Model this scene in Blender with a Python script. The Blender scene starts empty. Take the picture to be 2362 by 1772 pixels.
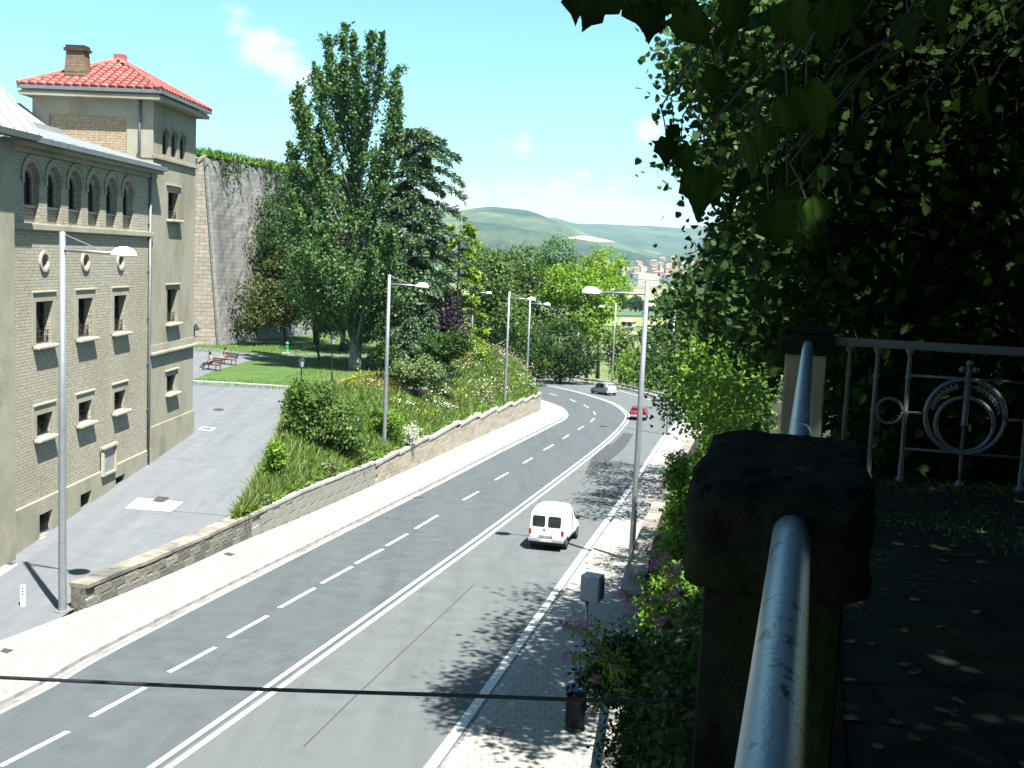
import bpy, bmesh, math, random
import numpy as np
from mathutils import Vector, Matrix
R = np.random.default_rng(7); random.seed(7)
rad = math.radians
scene = bpy.context.scene
COL = scene.collection
# ------------------------------------------------------------------ camera
PW, PH = 2362., 1772.
F, CX, CY = 2585., 1181., 886.
PITCH, ROLL = rad(6.34), rad(2.55)
cam_data = bpy.data.cameras.new('camera'); cam = bpy.data.objects.new('camera', cam_data); COL.objects.link(cam)
cam_data.sensor_width = 36.; cam_data.lens = 36. * F / PW
cam_data.clip_start = .05; cam_data.clip_end = 40000.
cam.matrix_world = Matrix.Rotation(rad(90) - PITCH, 4, 'X') @ Matrix.Rotation(ROLL, 4, 'Z')
scene.camera = cam
# ------------------------------------------------------------------ sky and sun
SUN_EL = rad(63.5); SUN = Vector((.56 * math.cos(SUN_EL), -.8285 * math.cos(SUN_EL), math.sin(SUN_EL)))
world = bpy.data.worlds.new('World'); scene.world = world; world.use_nodes = True
def build_world():
    nt = world.node_tree; N = nt.nodes; L = nt.links; N.clear()
    out = N.new('ShaderNodeOutputWorld'); bg = N.new('ShaderNodeBackground'); bg.inputs[1].default_value = .05
    sky = N.new('ShaderNodeTexSky'); sky.sky_type = 'NISHITA'; sky.sun_disc = False
    sky.sun_elevation = SUN_EL; sky.sun_rotation = math.atan2(SUN.x, SUN.y)
    sky.altitude = 450; sky.air_density = 1.0; sky.dust_density = 1.2; sky.ozone_density = .5
    tint = N.new('ShaderNodeMix'); tint.data_type = 'RGBA'; tint.blend_type = 'MULTIPLY'; tint.inputs[0].default_value = 1
    tint.inputs[7].default_value = (.70, 1.08, 1.04, 1); L.new(sky.outputs[0], tint.inputs[6])
    tc = N.new('ShaderNodeTexCoord')
    def math_(op, a, b=None, c=None, clamp=False):
        m = N.new('ShaderNodeMath'); m.operation = op; m.use_clamp = clamp
        for i, v in enumerate((a, b, c)):
            if v is None: continue
            if isinstance(v, (int, float)): m.inputs[i].default_value = v
            else: L.new(v, m.inputs[i])
        return m.outputs[0]
    def mapr(v, a, b, c, d):
        m = N.new('ShaderNodeMapRange'); m.interpolation_type = 'SMOOTHSTEP'
        L.new(v, m.inputs[0])
        for i, x in enumerate((a, b, c, d)): m.inputs[1 + i].default_value = x
        return m.outputs[0]
    sep = N.new('ShaderNodeSeparateXYZ'); L.new(tc.outputs['Generated'], sep.inputs[0])
    mp = N.new('ShaderNodeMapping'); mp.inputs['Scale'].default_value = (1, 1, 2.2); L.new(tc.outputs['Generated'], mp.inputs[0])
    nz = N.new('ShaderNodeTexNoise'); nz.inputs['Scale'].default_value = 14; nz.inputs['Detail'].default_value = 7; nz.inputs['Roughness'].default_value = .58
    L.new(mp.outputs[0], nz.inputs['Vector'])
    nb = N.new('ShaderNodeTexNoise'); nb.inputs['Scale'].default_value = 3.1; nb.inputs['Detail'].default_value = 3; L.new(mp.outputs[0], nb.inputs['Vector'])
    # bank of cumulus round the horizon
    lo = mapr(sep.outputs[2], .0, .03, .5, 1.); hi = mapr(sep.outputs[2], .045, .095, 1., 0.)
    band = math_('MULTIPLY', lo, hi)
    cov = math_('ADD', math_('MULTIPLY', band, .40), math_('MULTIPLY', math_('SUBTRACT', nb.outputs[0], .5), .16))
    # a few stray puffs
    puffs = None
    for (d, r) in PUFFS:
        v = N.new('ShaderNodeVectorMath'); v.operation = 'DISTANCE'; L.new(tc.outputs['Generated'], v.inputs[0]); v.inputs[1].default_value = d
        g = mapr(v.outputs['Value'], 0, r * 1.35, .34, 0.)
        puffs = g if puffs is None else math_('MAXIMUM', puffs, g)
    cov = math_('MAXIMUM', cov, puffs)
    den = math_('ADD', nz.outputs[0], cov)
    c = mapr(den, .67, .88, 0, .9)
    mix = N.new('ShaderNodeMix'); mix.data_type = 'RGBA'
    L.new(c, mix.inputs[0]); L.new(tint.outputs[2], mix.inputs[6]); mix.inputs[7].default_value = (4.6, 4.7, 4.85, 1)
    L.new(mix.outputs[2], bg.inputs[0]); L.new(bg.outputs[0], out.inputs[0])
def ray(px, py):
    a = (px - CX) / F; b = -(py - CY) / F
    c, s = math.cos(ROLL), math.sin(ROLL); r = a * c - b * s; u = a * s + b * c
    cp, sp = math.cos(PITCH), math.sin(PITCH)
    return np.array([r, cp + u * sp, -sp + u * cp])
def at(px, py, y):                      # point on a pixel's ray at forward distance y
    d = ray(px, py); return d * (y / d[1])
def on(px, py, A=-10., B=0., C=-.049):  # point where a pixel's ray meets the surface z = A + B x + C y
    d = ray(px, py); return d * (A / (d[2] - B * d[0] - C * d[1]))
def dsp(x, y): return (x * 1.0683, y * 1.0683)
PUFFS = []
for (x, y, r) in ((515, 35, .030), (560, 90, .034), (610, 140, .036), (650, 165, .03), (1130, 318, .022), (1395, 282, .024), (640, 225, .018), (480, 20, .025)):
    d = ray(*dsp(x, y)); PUFFS.append((tuple(d / np.linalg.norm(d)), r))
build_world()
sl = bpy.data.lights.new('sun', 'SUN'); sl.energy = 5.0; sl.angle = rad(.53); sl.color = (1., .965, .90)
so = bpy.data.objects.new('sun', sl); COL.objects.link(so); so.rotation_euler = SUN.to_track_quat('Z', 'Y').to_euler(); so.location = (60, -60, 120)
vs = scene.view_settings; vs.view_transform = 'Standard'; vs.look = 'None'; vs.exposure = 2.18; vs.gamma = 1.; vs.use_curve_mapping = False
scene.cycles.max_bounces = 6; scene.cycles.diffuse_bounces = 1; scene.cycles.glossy_bounces = 2; scene.cycles.transmission_bounces = 3
scene.cycles.transparent_max_bounces = 4; scene.cycles.volume_bounces = 0; scene.cycles.use_denoising = True

# ------------------------------------------------------------------ materials
ALB = .64
def _a(c, k=None): return None if c is None else tuple(v * (ALB if k is None else k) for v in c)
def _nodes(name):
    m = bpy.data.materials.new(name); m.use_nodes = True; nt = m.node_tree
    return m, nt, nt.nodes, nt.links, nt.nodes['Principled BSDF']
def mat(name, c1, c2=None, scale=4., rough=.85, bump=0., bscale=None, metallic=0., detail=6., spec=.3, lo=.35, hi=.68, c3=None, s3=.6, stretch=(1, 1, 1), keep=None, rotz=0.):
    c1, c2, c3 = _a(c1, keep), _a(c2, keep), _a(c3, keep)
    m, nt, N, L, P = _nodes(name)
    P.inputs['Roughness'].default_value = rough; P.inputs['Metallic'].default_value = metallic; P.inputs['Specular IOR Level'].default_value = spec
    P.inputs['Base Color'].default_value = (*c1, 1)
    tc = N.new('ShaderNodeTexCoord'); mp = N.new('ShaderNodeMapping'); mp.inputs['Scale'].default_value = stretch; mp.inputs['Rotation'].default_value = (0, 0, rotz)
    L.new(tc.outputs['Object'], mp.inputs[0])
    def noise(s, d):
        n = N.new('ShaderNodeTexNoise'); n.inputs['Scale'].default_value = s; n.inputs['Detail'].default_value = d; n.inputs['Roughness'].default_value = .6
        L.new(mp.outputs[0], n.inputs['Vector']); return n
    src = None
    if c2 is not None:
        n = noise(scale, detail); rp = N.new('ShaderNodeValToRGB'); rp.color_ramp.elements[0].position = lo; rp.color_ramp.elements[1].position = hi
        rp.color_ramp.elements[0].color = (*c1, 1); rp.color_ramp.elements[1].color = (*c2, 1); L.new(n.outputs[0], rp.inputs[0]); src = rp.outputs[0]
        if c3 is not None:
            n3 = noise(s3, 4); r3 = N.new('ShaderNodeValToRGB'); r3.color_ramp.elements[0].position = .47; r3.color_ramp.elements[1].position = .66
            r3.color_ramp.elements[0].color = (0, 0, 0, 1); r3.color_ramp.elements[1].color = (1, 1, 1, 1); L.new(n3.outputs[0], r3.inputs[0])
            mx = N.new('ShaderNodeMix'); mx.data_type = 'RGBA'; L.new(r3.outputs[0], mx.inputs[0]); L.new(src, mx.inputs[6]); mx.inputs[7].default_value = (*c3, 1); src = mx.outputs[2]
        L.new(src, P.inputs['Base Color'])
    if bump:
        n = noise(bscale or scale * 6, 5); b = N.new('ShaderNodeBump'); b.inputs['Strength'].default_value = bump; b.inputs['Distance'].default_value = .03
        L.new(n.outputs[0], b.inputs['Height']); L.new(b.outputs[0], P.inputs['Normal'])
    return m
def leafmat(name, c1, c2, trans=.35, rough=.55, c3=None, spec=.25):
    c1, c2, c3 = _a(c1, .72), _a(c2, .72), _a(c3, .72)
    m, nt, N, L, P = _nodes(name)
    a = N.new('ShaderNodeAttribute'); a.attribute_name = 'tint'
    rp = N.new('ShaderNodeValToRGB'); rp.color_ramp.elements[0].color = (*c1, 1); rp.color_ramp.elements[1].color = (*c2, 1)
    if c3: e = rp.color_ramp.elements.new(.92); e.color = (*c3, 1); rp.color_ramp.elements[1].position = .8
    L.new(a.outputs['Fac'], rp.inputs[0]); L.new(rp.outputs[0], P.inputs['Base Color'])
    P.inputs['Roughness'].default_value = rough; P.inputs['Specular IOR Level'].default_value = spec
    tr = N.new('ShaderNodeBsdfTranslucent'); L.new(rp.outputs[0], tr.inputs[0])
    mx = N.new('ShaderNodeMixShader'); mx.inputs[0].default_value = trans
    L.new(P.outputs[0], mx.inputs[1]); L.new(tr.outputs[0], mx.inputs[2]); L.new(mx.outputs[0], N['Material Output'].inputs[0])
    return m
def brickmat(name, axes, c1, c2, mortar, bw=.26, rh=.075, msize=.008, stain=(.10, .09, .06), stain_amt=.5, bump=.5, sscale=.35, zs_=1.):
    c1, c2, mortar, stain = _a(c1), _a(c2), _a(mortar), _a(stain)
    m, nt, N, L, P = _nodes(name); P.inputs['Roughness'].default_value = .9; P.inputs['Specular IOR Level'].default_value = .15
    tc = N.new('ShaderNodeTexCoord'); sp = N.new('ShaderNodeSeparateXYZ'); cb = N.new('ShaderNodeCombineXYZ'); L.new(tc.outputs['Object'], sp.inputs[0])
    L.new(sp.outputs[axes[0]], cb.inputs[0]); L.new(sp.outputs[axes[1]], cb.inputs[1])
    b = N.new('ShaderNodeTexBrick'); L.new(cb.outputs[0], b.inputs['Vector']); b.inputs['Scale'].default_value = 1.
    b.inputs['Color1'].default_value = (*c1, 1); b.inputs['Color2'].default_value = (*c2, 1); b.inputs['Mortar'].default_value = (*mortar, 1)
    b.inputs['Brick Width'].default_value = bw; b.inputs['Row Height'].default_value = rh; b.inputs['Mortar Size'].default_value = msize; b.inputs['Mortar Smooth'].default_value = .3
    mps = N.new('ShaderNodeMapping'); mps.inputs['Scale'].default_value = (1, 1, zs_); L.new(tc.outputs['Object'], mps.inputs[0])
    n = N.new('ShaderNodeTexNoise'); n.inputs['Scale'].default_value = sscale; n.inputs['Detail'].default_value = 8; n.inputs['Roughness'].default_value = .65; L.new(mps.outputs[0], n.inputs['Vector'])
    r = N.new('ShaderNodeMapRange'); r.inputs[1].default_value = .45; r.inputs[2].default_value = .8; r.inputs[3].default_value = 0; r.inputs[4].default_value = stain_amt; L.new(n.outputs[0], r.inputs[0])
    mx = N.new('ShaderNodeMix'); mx.data_type = 'RGBA'; L.new(r.outputs[0], mx.inputs[0]); L.new(b.outputs[0], mx.inputs[6]); mx.inputs[7].default_value = (*stain, 1)
    n2 = N.new('ShaderNodeTexNoise'); n2.inputs['Scale'].default_value = 7; n2.inputs['Detail'].default_value = 5; L.new(tc.outputs['Object'], n2.inputs['Vector'])
    m2 = N.new('ShaderNodeMix'); m2.data_type = 'RGBA'; m2.blend_type = 'OVERLAY'; m2.inputs[0].default_value = .55; L.new(mx.outputs[2], m2.inputs[6]); L.new(n2.outputs[0], m2.inputs[7])
    L.new(m2.outputs[2], P.inputs['Base Color'])
    bp = N.new('ShaderNodeBump'); bp.inputs['Strength'].default_value = bump; bp.inputs['Distance'].default_value = .02; bp.invert = True
    L.new(b.outputs['Fac'], bp.inputs['Height']); L.new(bp.outputs[0], P.inputs['Normal'])
    return m
def asphalt(name, c1, c2, c3, streak=(0, 0, 0)):
    m = mat(name, c1, c2, scale=1.3, rough=.9, bump=.25, bscale=60, spec=.2, lo=.3, hi=.75, c3=c3, s3=.16)
    nt = m.node_tree; N = nt.nodes; L = nt.links; P = N['Principled BSDF']; src = P.inputs['Base Color'].links[0].from_socket
    tc = N.new('ShaderNodeTexCoord')
    def layer(src, rot, sc, scale, lo, hi, amt, col):
        mp = N.new('ShaderNodeMapping'); mp.inputs['Rotation'].default_value = (0, 0, rot); mp.inputs['Scale'].default_value = sc; L.new(tc.outputs['Object'], mp.inputs[0])
        n = N.new('ShaderNodeTexNoise'); n.inputs['Scale'].default_value = scale; n.inputs['Detail'].default_value = 6; n.inputs['Roughness'].default_value = .65; L.new(mp.outputs[0], n.inputs['Vector'])
        r = N.new('ShaderNodeMapRange'); r.inputs[1].default_value = lo; r.inputs[2].default_value = hi; r.inputs[3].default_value = 0; r.inputs[4].default_value = amt; L.new(n.outputs[0], r.inputs[0])
        x = N.new('ShaderNodeMix'); x.data_type = 'RGBA'; x.blend_type = 'MULTIPLY'; L.new(r.outputs[0], x.inputs[0]); L.new(src, x.inputs[6]); x.inputs[7].default_value = (*col, 1); return x.outputs[2]
    src = layer(src, rad(14.5), (1.1, .035, 1), 1., .50, .70, .55, (.72, .73, .75))       # wheel tracks and oil
    src = layer(src, rad(13.5), (.8, .02, 1), 1.7, .52, .72, .35, (1.25, 1.25, 1.22))
    src = layer(src, 0, (1, 1, 1), .55, .60, .72, .35, (.7, .71, .72))                       # stains
    src = layer(src, 0, (1, 1, 1), 3.2, .66, .70, .3, (.62, .63, .64))
    src = layer(src, 0, (1, 1, 1), 28., .42, .62, .22, (.68, .68, .68))                      # aggregate
    L.new(src, P.inputs['Base Color'])
    return m
MT = {}
MT['asphalt'] = asphalt('asphalt_light', (.100, .112, .114), (.132, .146, .147), (.115, .128, .128))
MT['asphalt_dark'] = asphalt('asphalt_left', (.068, .080, .086), (.100, .114, .120), (.084, .096, .10))
MT['asphalt_patch'] = asphalt('asphalt_new', (.052, .058, .060), (.070, .075, .076), (.06, .066, .067))
MT['street'] = asphalt('street_asphalt', (.125, .137, .148), (.165, .176, .188), (.145, .156, .166))
MT['paint'] = mat('road_paint', (.58, .58, .55), (.22, .23, .23), keep=.66, scale=9, rough=.7, lo=.52, hi=.72)
MT['pave'] = brickmat('pavement_tiles', (0, 1), (.275, .272, .248), (.30, .297, .272), (.20, .198, .18), bw=.3, rh=.3, msize=.016, stain=(.25, .245, .215), stain_amt=.5, bump=.1, sscale=.5)
MT['kerb'] = mat('kerb_stone', (.24, .24, .235), (.36, .36, .35), scale=3, bump=.3, bscale=30)
MT['gutter'] = mat('gutter_concrete', (.20, .20, .19), (.30, .30, .29), scale=4, c3=(.14, .13, .11), s3=.8)
MT['plate'] = mat('cast_iron_plate', (.06, .055, .055), (.10, .09, .09), scale=20, rough=.6, metallic=.3, bump=.6, bscale=60)
MT['concrete'] = mat('pale_concrete', (.40, .40, .38), (.5, .5, .47), scale=3, c3=(.3, .3, .28), s3=1.)
MT['grass'] = mat('lawn', (.035, .085, .014), (.075, .135, .024), scale=1.1, rough=.95, bump=.5, bscale=25, c3=(.085, .12, .03), s3=.12)
MT['soil'] = mat('earth', (.06, .075, .022), (.11, .13, .035), scale=1.5, rough=1, bump=.8, bscale=8)
MT['valley'] = mat('valley_fields', (.05, .09, .028), (.12, .15, .05), scale=.004, rough=1, c3=(.19, .18, .08), s3=.0026, detail=3)
MT['steel'] = mat('galvanised_steel', (.30, .32, .345), (.36, .38, .40), scale=6, rough=.45, metallic=.55, spec=.4)
MT['lampwhite'] = mat('lamp_dome', (.72, .72, .70), (.8, .8, .78), keep=.95, scale=6, rough=.35, spec=.5)
MT['black'] = mat('black_rubber', (.012, .012, .013), (.02, .02, .02), scale=10, rough=.6)
MT['dkglass'] = mat('dark_glass', (.010, .013, .016), None, rough=.08, spec=.6)
MT['wframe'] = mat('dark_wood_frame', (.035, .022, .016), (.05, .035, .025), scale=6, rough=.6)
MT['wood'] = mat('bench_wood', (.05, .028, .02), (.08, .045, .03), scale=6, rough=.6, stretch=(1, 1, 8))
MT['iron'] = mat('dark_iron', (.022, .024, .026), (.035, .036, .038), scale=10, rough=.5, metallic=.3)

# ------------------------------------------------------------------ mesh helpers
class MB:
    def __init__(s): s.v = []; s.f = []
    def add(s, vs, fs):
        o = len(s.v); s.v += [tuple(map(float, p)) for p in vs]; s.f += [tuple(i + o for i in f) for f in fs]; return s
    def hexa(s, p):     # 8 points: bottom 4 ccw, top 4 ccw
        return s.add(p, [(3, 2, 1, 0), (4, 5, 6, 7), (0, 1, 5, 4), (1, 2, 6, 5), (2, 3, 7, 6), (3, 0, 4, 7)])
    def box(s, x0, x1, y0, y1, z0, z1):
        return s.hexa([(x0, y0, z0), (x1, y0, z0), (x1, y1, z0), (x0, y1, z0), (x0, y0, z1), (x1, y0, z1), (x1, y1, z1), (x0, y1, z1)])
    def bbox(s, x0, x1, y0, y1, z0, z1, b=.02):   # bevelled top/bottom edges box (12 more faces, softer outline)
        bm = bmesh.new(); bmesh.ops.create_cube(bm, size=1.)
        bmesh.ops.scale(bm, vec=(x1 - x0, y1 - y0, z1 - z0), verts=bm.verts); bmesh.ops.translate(bm, vec=((x0 + x1) / 2, (y0 + y1) / 2, (z0 + z1) / 2), verts=bm.verts)
        bmesh.ops.bevel(bm, geom=bm.edges[:], offset=b, segments=2, affect='EDGES', profile=.6)
        bm.verts.index_update(); s.add([v.co for v in bm.verts], [[v.index for v in f.verts] for f in bm.faces]); bm.free(); return s
    def tube(s, pts, rs, n=8, cap=True):
        pts = [Vector(p) for p in pts]; rs = rs if hasattr(rs, '__len__') else [rs] * len(pts); o = len(s.v); ref = None
        for i, p in enumerate(pts):
            t = (pts[min(i + 1, len(pts) - 1)] - pts[max(i - 1, 0)]).normalized()
            if ref is None: ref = t.orthogonal().normalized()
            else: ref = (ref - t * ref.dot(t)).normalized()
            b = t.cross(ref)
            for k in range(n):
                a = 2 * math.pi * k / n; s.v.append(tuple(p + (ref * math.cos(a) + b * math.sin(a)) * rs[i]))
        for i in range(len(pts) - 1):
            for k in range(n): s.f.append((o + i * n + k, o + i * n + (k + 1) % n, o + (i + 1) * n + (k + 1) % n, o + (i + 1) * n + k))
        if cap: s.f.append(tuple(o + k for k in reversed(range(n)))); s.f.append(tuple(o + (len(pts) - 1) * n + k for k in range(n)))
        return s
    def lathe(s, prof, n=16, c=(0, 0, 0), a0=0, a1=2 * math.pi):
        o = len(s.v); full = abs(a1 - a0 - 2 * math.pi) < 1e-6; m = n if full else n + 1
        for (r, z) in prof:
            for k in range(m):
                a = a0 + (a1 - a0) * k / n; s.v.append((c[0] + r * math.cos(a), c[1] + r * math.sin(a), c[2] + z))
        for i in range(len(prof) - 1):
            for k in range(n):
                k2 = (k + 1) % m; s.f.append((o + i * m + k, o + i * m + k2, o + (i + 1) * m + k2, o + (i + 1) * m + k))
        return s
    def torus(s, c, r, t, ax, ay, n=32, m=8, a0=0, a1=2 * math.pi, ry=None):
        ax = Vector(ax); ay = Vector(ay); c = Vector(c); k = n if abs(a1 - a0 - 2 * math.pi) > 1e-6 else n
        pts = [c + ax * (r * math.cos(a0 + (a1 - a0) * i / n)) + ay * ((ry or r) * math.sin(a0 + (a1 - a0) * i / n)) for i in range(n + 1)]
        return s.tube(pts, t, m, cap=True)
    def quad(s, *p): return s.add(p, [tuple(range(len(p)))])
    def build(s, name, m, parent=None, smooth=False, loc=None):
        me = bpy.data.meshes.new(name); me.from_pydata(s.v, [], s.f); me.update()
        if isinstance(m, str): m = MT[m]
        me.materials.append(m)
        if smooth: me.polygons.foreach_set('use_smooth', [True] * len(me.polygons))
        return link(name, me, parent, loc)
def link(name, me, parent=None, loc=None):
    o = bpy.data.objects.new(name, me); COL.objects.link(o); o.parent = parent
    if loc is not None: o.location = loc
    return o
def tag(o, label, cat, group=None):
    o['label'] = label; o['category'] = cat
    if group: o['group'] = group
    return o
def struct(o): o['kind'] = 'structure'; return o
def stuff(o, label=None, cat=None):
    o['kind'] = 'stuff'
    if label: o['label'] = label; o['category'] = cat
    return o
def thing(name, label, cat, loc=(0, 0, 0), rz=0., group=None, parent=None):
    o = bpy.data.objects.new(name, None); COL.objects.link(o); o.location = loc; o.rotation_euler = (0, 0, rz); o.empty_display_size = .3
    return tag(o, label, cat, group)
def copy_tree(o, parent=None):
    c = o.copy(); COL.objects.link(c); c.parent = parent
    for ch in o.children: copy_tree(ch, c)
    return c
def unit(v): return v / (np.linalg.norm(v, axis=-1, keepdims=True) + 1e-9)
def resample(P, n):
    P = np.asarray(P, float); Q = [P[0]]
    for i in range(len(P) - 1):      # Catmull-Rom
        a = P[max(i - 1, 0)]; b = P[i]; c = P[i + 1]; d = P[min(i + 2, len(P) - 1)]
        for k in range(1, 13):
            t = k / 12.; Q.append(.5 * (2 * b + (c - a) * t + (2 * a - 5 * b + 4 * c - d) * t * t + (3 * b - a - 3 * c + d) * t ** 3))
    Q = np.array(Q); s = np.r_[0, np.cumsum(np.linalg.norm(np.diff(Q, axis=0), axis=1))]; u = np.linspace(0, s[-1], n)
    return np.stack([np.interp(u, s, Q[:, k]) for k in range(Q.shape[1])], 1)
def plen(P): return float(np.sum(np.linalg.norm(np.diff(np.asarray(P), axis=0), axis=1)))
def strip(A, B, zA=None, zB=None, sub=1):
    m = MB(); n = len(A)
    vs = [];
    for i in range(n):
        for k in range(sub + 1):
            t = k / sub; vs.append(A[i] * (1 - t) + B[i] * t)
    fs = [(i * (sub + 1) + k, i * (sub + 1) + k + 1, (i + 1) * (sub + 1) + k + 1, (i + 1) * (sub + 1) + k) for i in range(n - 1) for k in range(sub)]
    return m.add(vs, fs)
def normals2(P):
    t = np.gradient(P[:, :2], axis=0); t = unit(t); return np.stack([t[:, 1], -t[:, 0]], 1)     # to the right of travel
def ribbon(P, w, lift):
    n = normals2(P); A = P.copy(); B = P.copy(); A[:, :2] -= n * w / 2; B[:, :2] += n * w / 2; A[:, 2] += lift + .049 * n[:, 1] * w / 2; B[:, 2] += lift - .049 * n[:, 1] * w / 2
    return strip(A, B)

# ------------------------------------------------------------------ foliage
def leafmesh(name, C, size, m, parent=None, aspect=.62, N=None, nbias=.35, jit=.35, shape='diamond', droop=0., axis=None):
    """one mesh of many separate leaves; C are leaf positions"""
    C = np.asarray(C, float); n = len(C); sz = size * (1 + jit * R.uniform(-1, 1, n))
    nr = unit(R.normal(size=(n, 3)));
    if N is not None: nr = unit(nr + N * 1.0)
    nr[:, 2] += nbias; nr = unit(nr)
    ax = R.normal(size=(n, 3)) if axis is None else axis + .35 * R.normal(size=(n, 3)); ax[:, 2] -= droop
    ax = unit(ax - nr * np.sum(ax * nr, 1, keepdims=True)); bx = np.cross(nr, ax); L = sz[:, None]; W = L * aspect
    if shape == 'diamond': pts = [(0, 0, 0), (.45, .5, .06), (1, 0, -.04), (.45, -.5, .06)]
    elif shape == 'blade': pts = [(0, .5, 0), (0, -.5, 0), (1, 0, 0)]
    elif shape == 'palm':
        half = [(.02, .0), (-.12, .20), (.05, .30), (.10, .62), (.30, .42), (.48, .55), (.56, .36), (.70, .32), (1, 0)]
        pts = [(a, b, .10 * abs(b)) for a, b in half] + [(a, -b, .10 * abs(b)) for a, b in reversed(half[1:-1])]
    k = len(pts); V = np.empty((n, k, 3))
    for i, (a, b, c) in enumerate(pts): V[:, i] = C + ax * L * a + bx * W * b + nr * L * c
    me = bpy.data.meshes.new(name); me.vertices.add(n * k); me.vertices.foreach_set('co', V.reshape(-1)); me.loops.add(n * k)
    me.loops.foreach_set('vertex_index', np.arange(n * k, dtype=np.int32)); me.polygons.add(n); me.polygons.foreach_set('loop_start', np.arange(0, n * k, k, dtype=np.int32))
    me.polygons.foreach_set('loop_total', np.full(n, k, dtype=np.int32)); me.update(calc_edges=True)
    a = me.attributes.new('tint', 'FLOAT', 'FACE'); a.data.foreach_set('value', np.clip(R.normal(.5, .26, n), 0, 1).astype(np.float32))
    me.materials.append(m if not isinstance(m, str) else MT[m])
    return link(name, me, parent)
def clumps_in(blobs, n, shell=.55):
    w = np.array([b[3] * b[4] * b[5] for b in blobs]) ** .7; w = w / w.sum(); idx = R.choice(len(blobs), n, p=w); B = np.array(blobs)[idx]
    d = unit(R.normal(size=(n, 3))); r = (shell + (1 - shell) * R.uniform(0, 1, n)) ** .6
    return B[:, :3] + d * B[:, 3:] * r[:, None], d
def spray(centers, per, sig, flat=.8):
    n = len(centers); P = np.repeat(centers, per, 0) + R.normal(size=(n * per, 3)) * np.array([sig, sig, sig * flat]); return P
def limbs(mb, base, top, r0, targets, nt=10, bend=.15):
    base = np.array(base, float); top = np.array(top, float); k = 7; pts = [base + (top - base) * t + np.array([R.normal() * bend, R.normal() * bend, 0]) * (t > 0) for t in np.linspace(0, 1, k)]
    rs = [r0 * (1.25 if i == 0 else 1) * (1 - .72 * i / (k - 1)) for i in range(k)]; mb.tube(pts, rs, 9)
    idx = R.choice(len(targets), min(nt, len(targets)), replace=False)
    for j in idx:
        t = R.uniform(.35, .95); a = base + (top - base) * t; b = targets[j]; mid = (a + b) / 2 + np.array([0, 0, .12 * np.linalg.norm(b - a)])
        mb.tube([a, (a + mid) / 2, mid, b], [r0 * .32 * (1.1 - t * .6), r0 * .24 * (1.1 - t * .6), r0 * .16, r0 * .05], 6)
MT['bark'] = mat('bark', (.055, .045, .035), (.11, .095, .075), scale=3, rough=.95, bump=.8, bscale=12, stretch=(1, 1, .25))
MT['bark_pale'] = mat('pale_bark', (.16, .155, .14), (.28, .27, .25), scale=2.5, rough=.95, bump=.5, bscale=12, stretch=(1, 1, .4))
MT['leaf'] = leafmat('leaf_mid', (.030, .075, .012), (.115, .20, .032))
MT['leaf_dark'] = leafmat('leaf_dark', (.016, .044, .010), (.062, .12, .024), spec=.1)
MT['leaf_poplar'] = leafmat('leaf_poplar', (.03, .09, .022), (.14, .25, .07), rough=.55, spec=.2)
MT['leaf_lime'] = leafmat('leaf_lime', (.11, .24, .010), (.23, .38, .022), trans=.45)
MT['leaf_yel'] = leafmat('leaf_gold_conifer', (.10, .18, .014), (.26, .37, .03), trans=.25)
MT['leaf_cedar'] = leafmat('needles_cedar', (.032, .078, .036), (.12, .20, .085), trans=.15)
MT['leaf_brown'] = leafmat('leaf_bronze', (.028, .05, .010), (.10, .115, .022))
MT['leaf_purple'] = leafmat('leaf_purple', (.012, .008, .016), (.035, .022, .04), trans=.2)
MT['leaf_willow'] = leafmat('leaf_willow', (.09, .15, .04), (.19, .26, .09), trans=.3)
MT['leaf_bright'] = leafmat('leaf_bright', (.07, .17, .014), (.19, .32, .03), trans=.4)
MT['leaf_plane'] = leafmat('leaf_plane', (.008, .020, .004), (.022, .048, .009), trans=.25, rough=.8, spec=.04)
MT['blade'] = leafmat('grass_blades', (.06, .12, .016), (.19, .24, .05), trans=.3, c3=(.20, .20, .09))
MT['blade_green'] = leafmat('green_blades', (.06, .14, .014), (.13, .25, .03), trans=.3)
MT['fl_red'] = leafmat('red_brown_flowers', (.12, .03, .02), (.22, .08, .05), trans=.2)
MT['fl_white'] = leafmat('white_flowers', (.4, .42, .32), (.55, .55, .48), trans=.2)
MT['fl_yellow'] = leafmat('yellow_flowers', (.22, .24, .02), (.34, .33, .03), trans=.2)
MT['fl_pink'] = leafmat('pink_flowers', (.30, .06, .24), (.50, .16, .42), trans=.3)
def broadleaf(name, label, base, top, blobs, nc, per, size, m, r0=.25, sig=.45, group=None, bark='bark', shell=.55, flat=.8, nl=12, cat='tree', aspect=.62, shape='diamond'):
    root = thing(name, label, cat, base, group=group); o = np.array(base, float)
    bl = [(b[0] - o[0], b[1] - o[1], b[2] - o[2], *b[3:]) for b in blobs]
    cc, dd = clumps_in(bl, nc, shell); mb = MB(); limbs(mb, (0, 0, -.3), np.array(top) - o, r0, cc, nl); mb.build('trunk', bark, root, True)
    P = spray(cc, per, sig, flat); leafmesh('crown', P, size, m, root, N=np.repeat(dd, per, 0) * .8, aspect=aspect, shape=shape)
    return root
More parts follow.
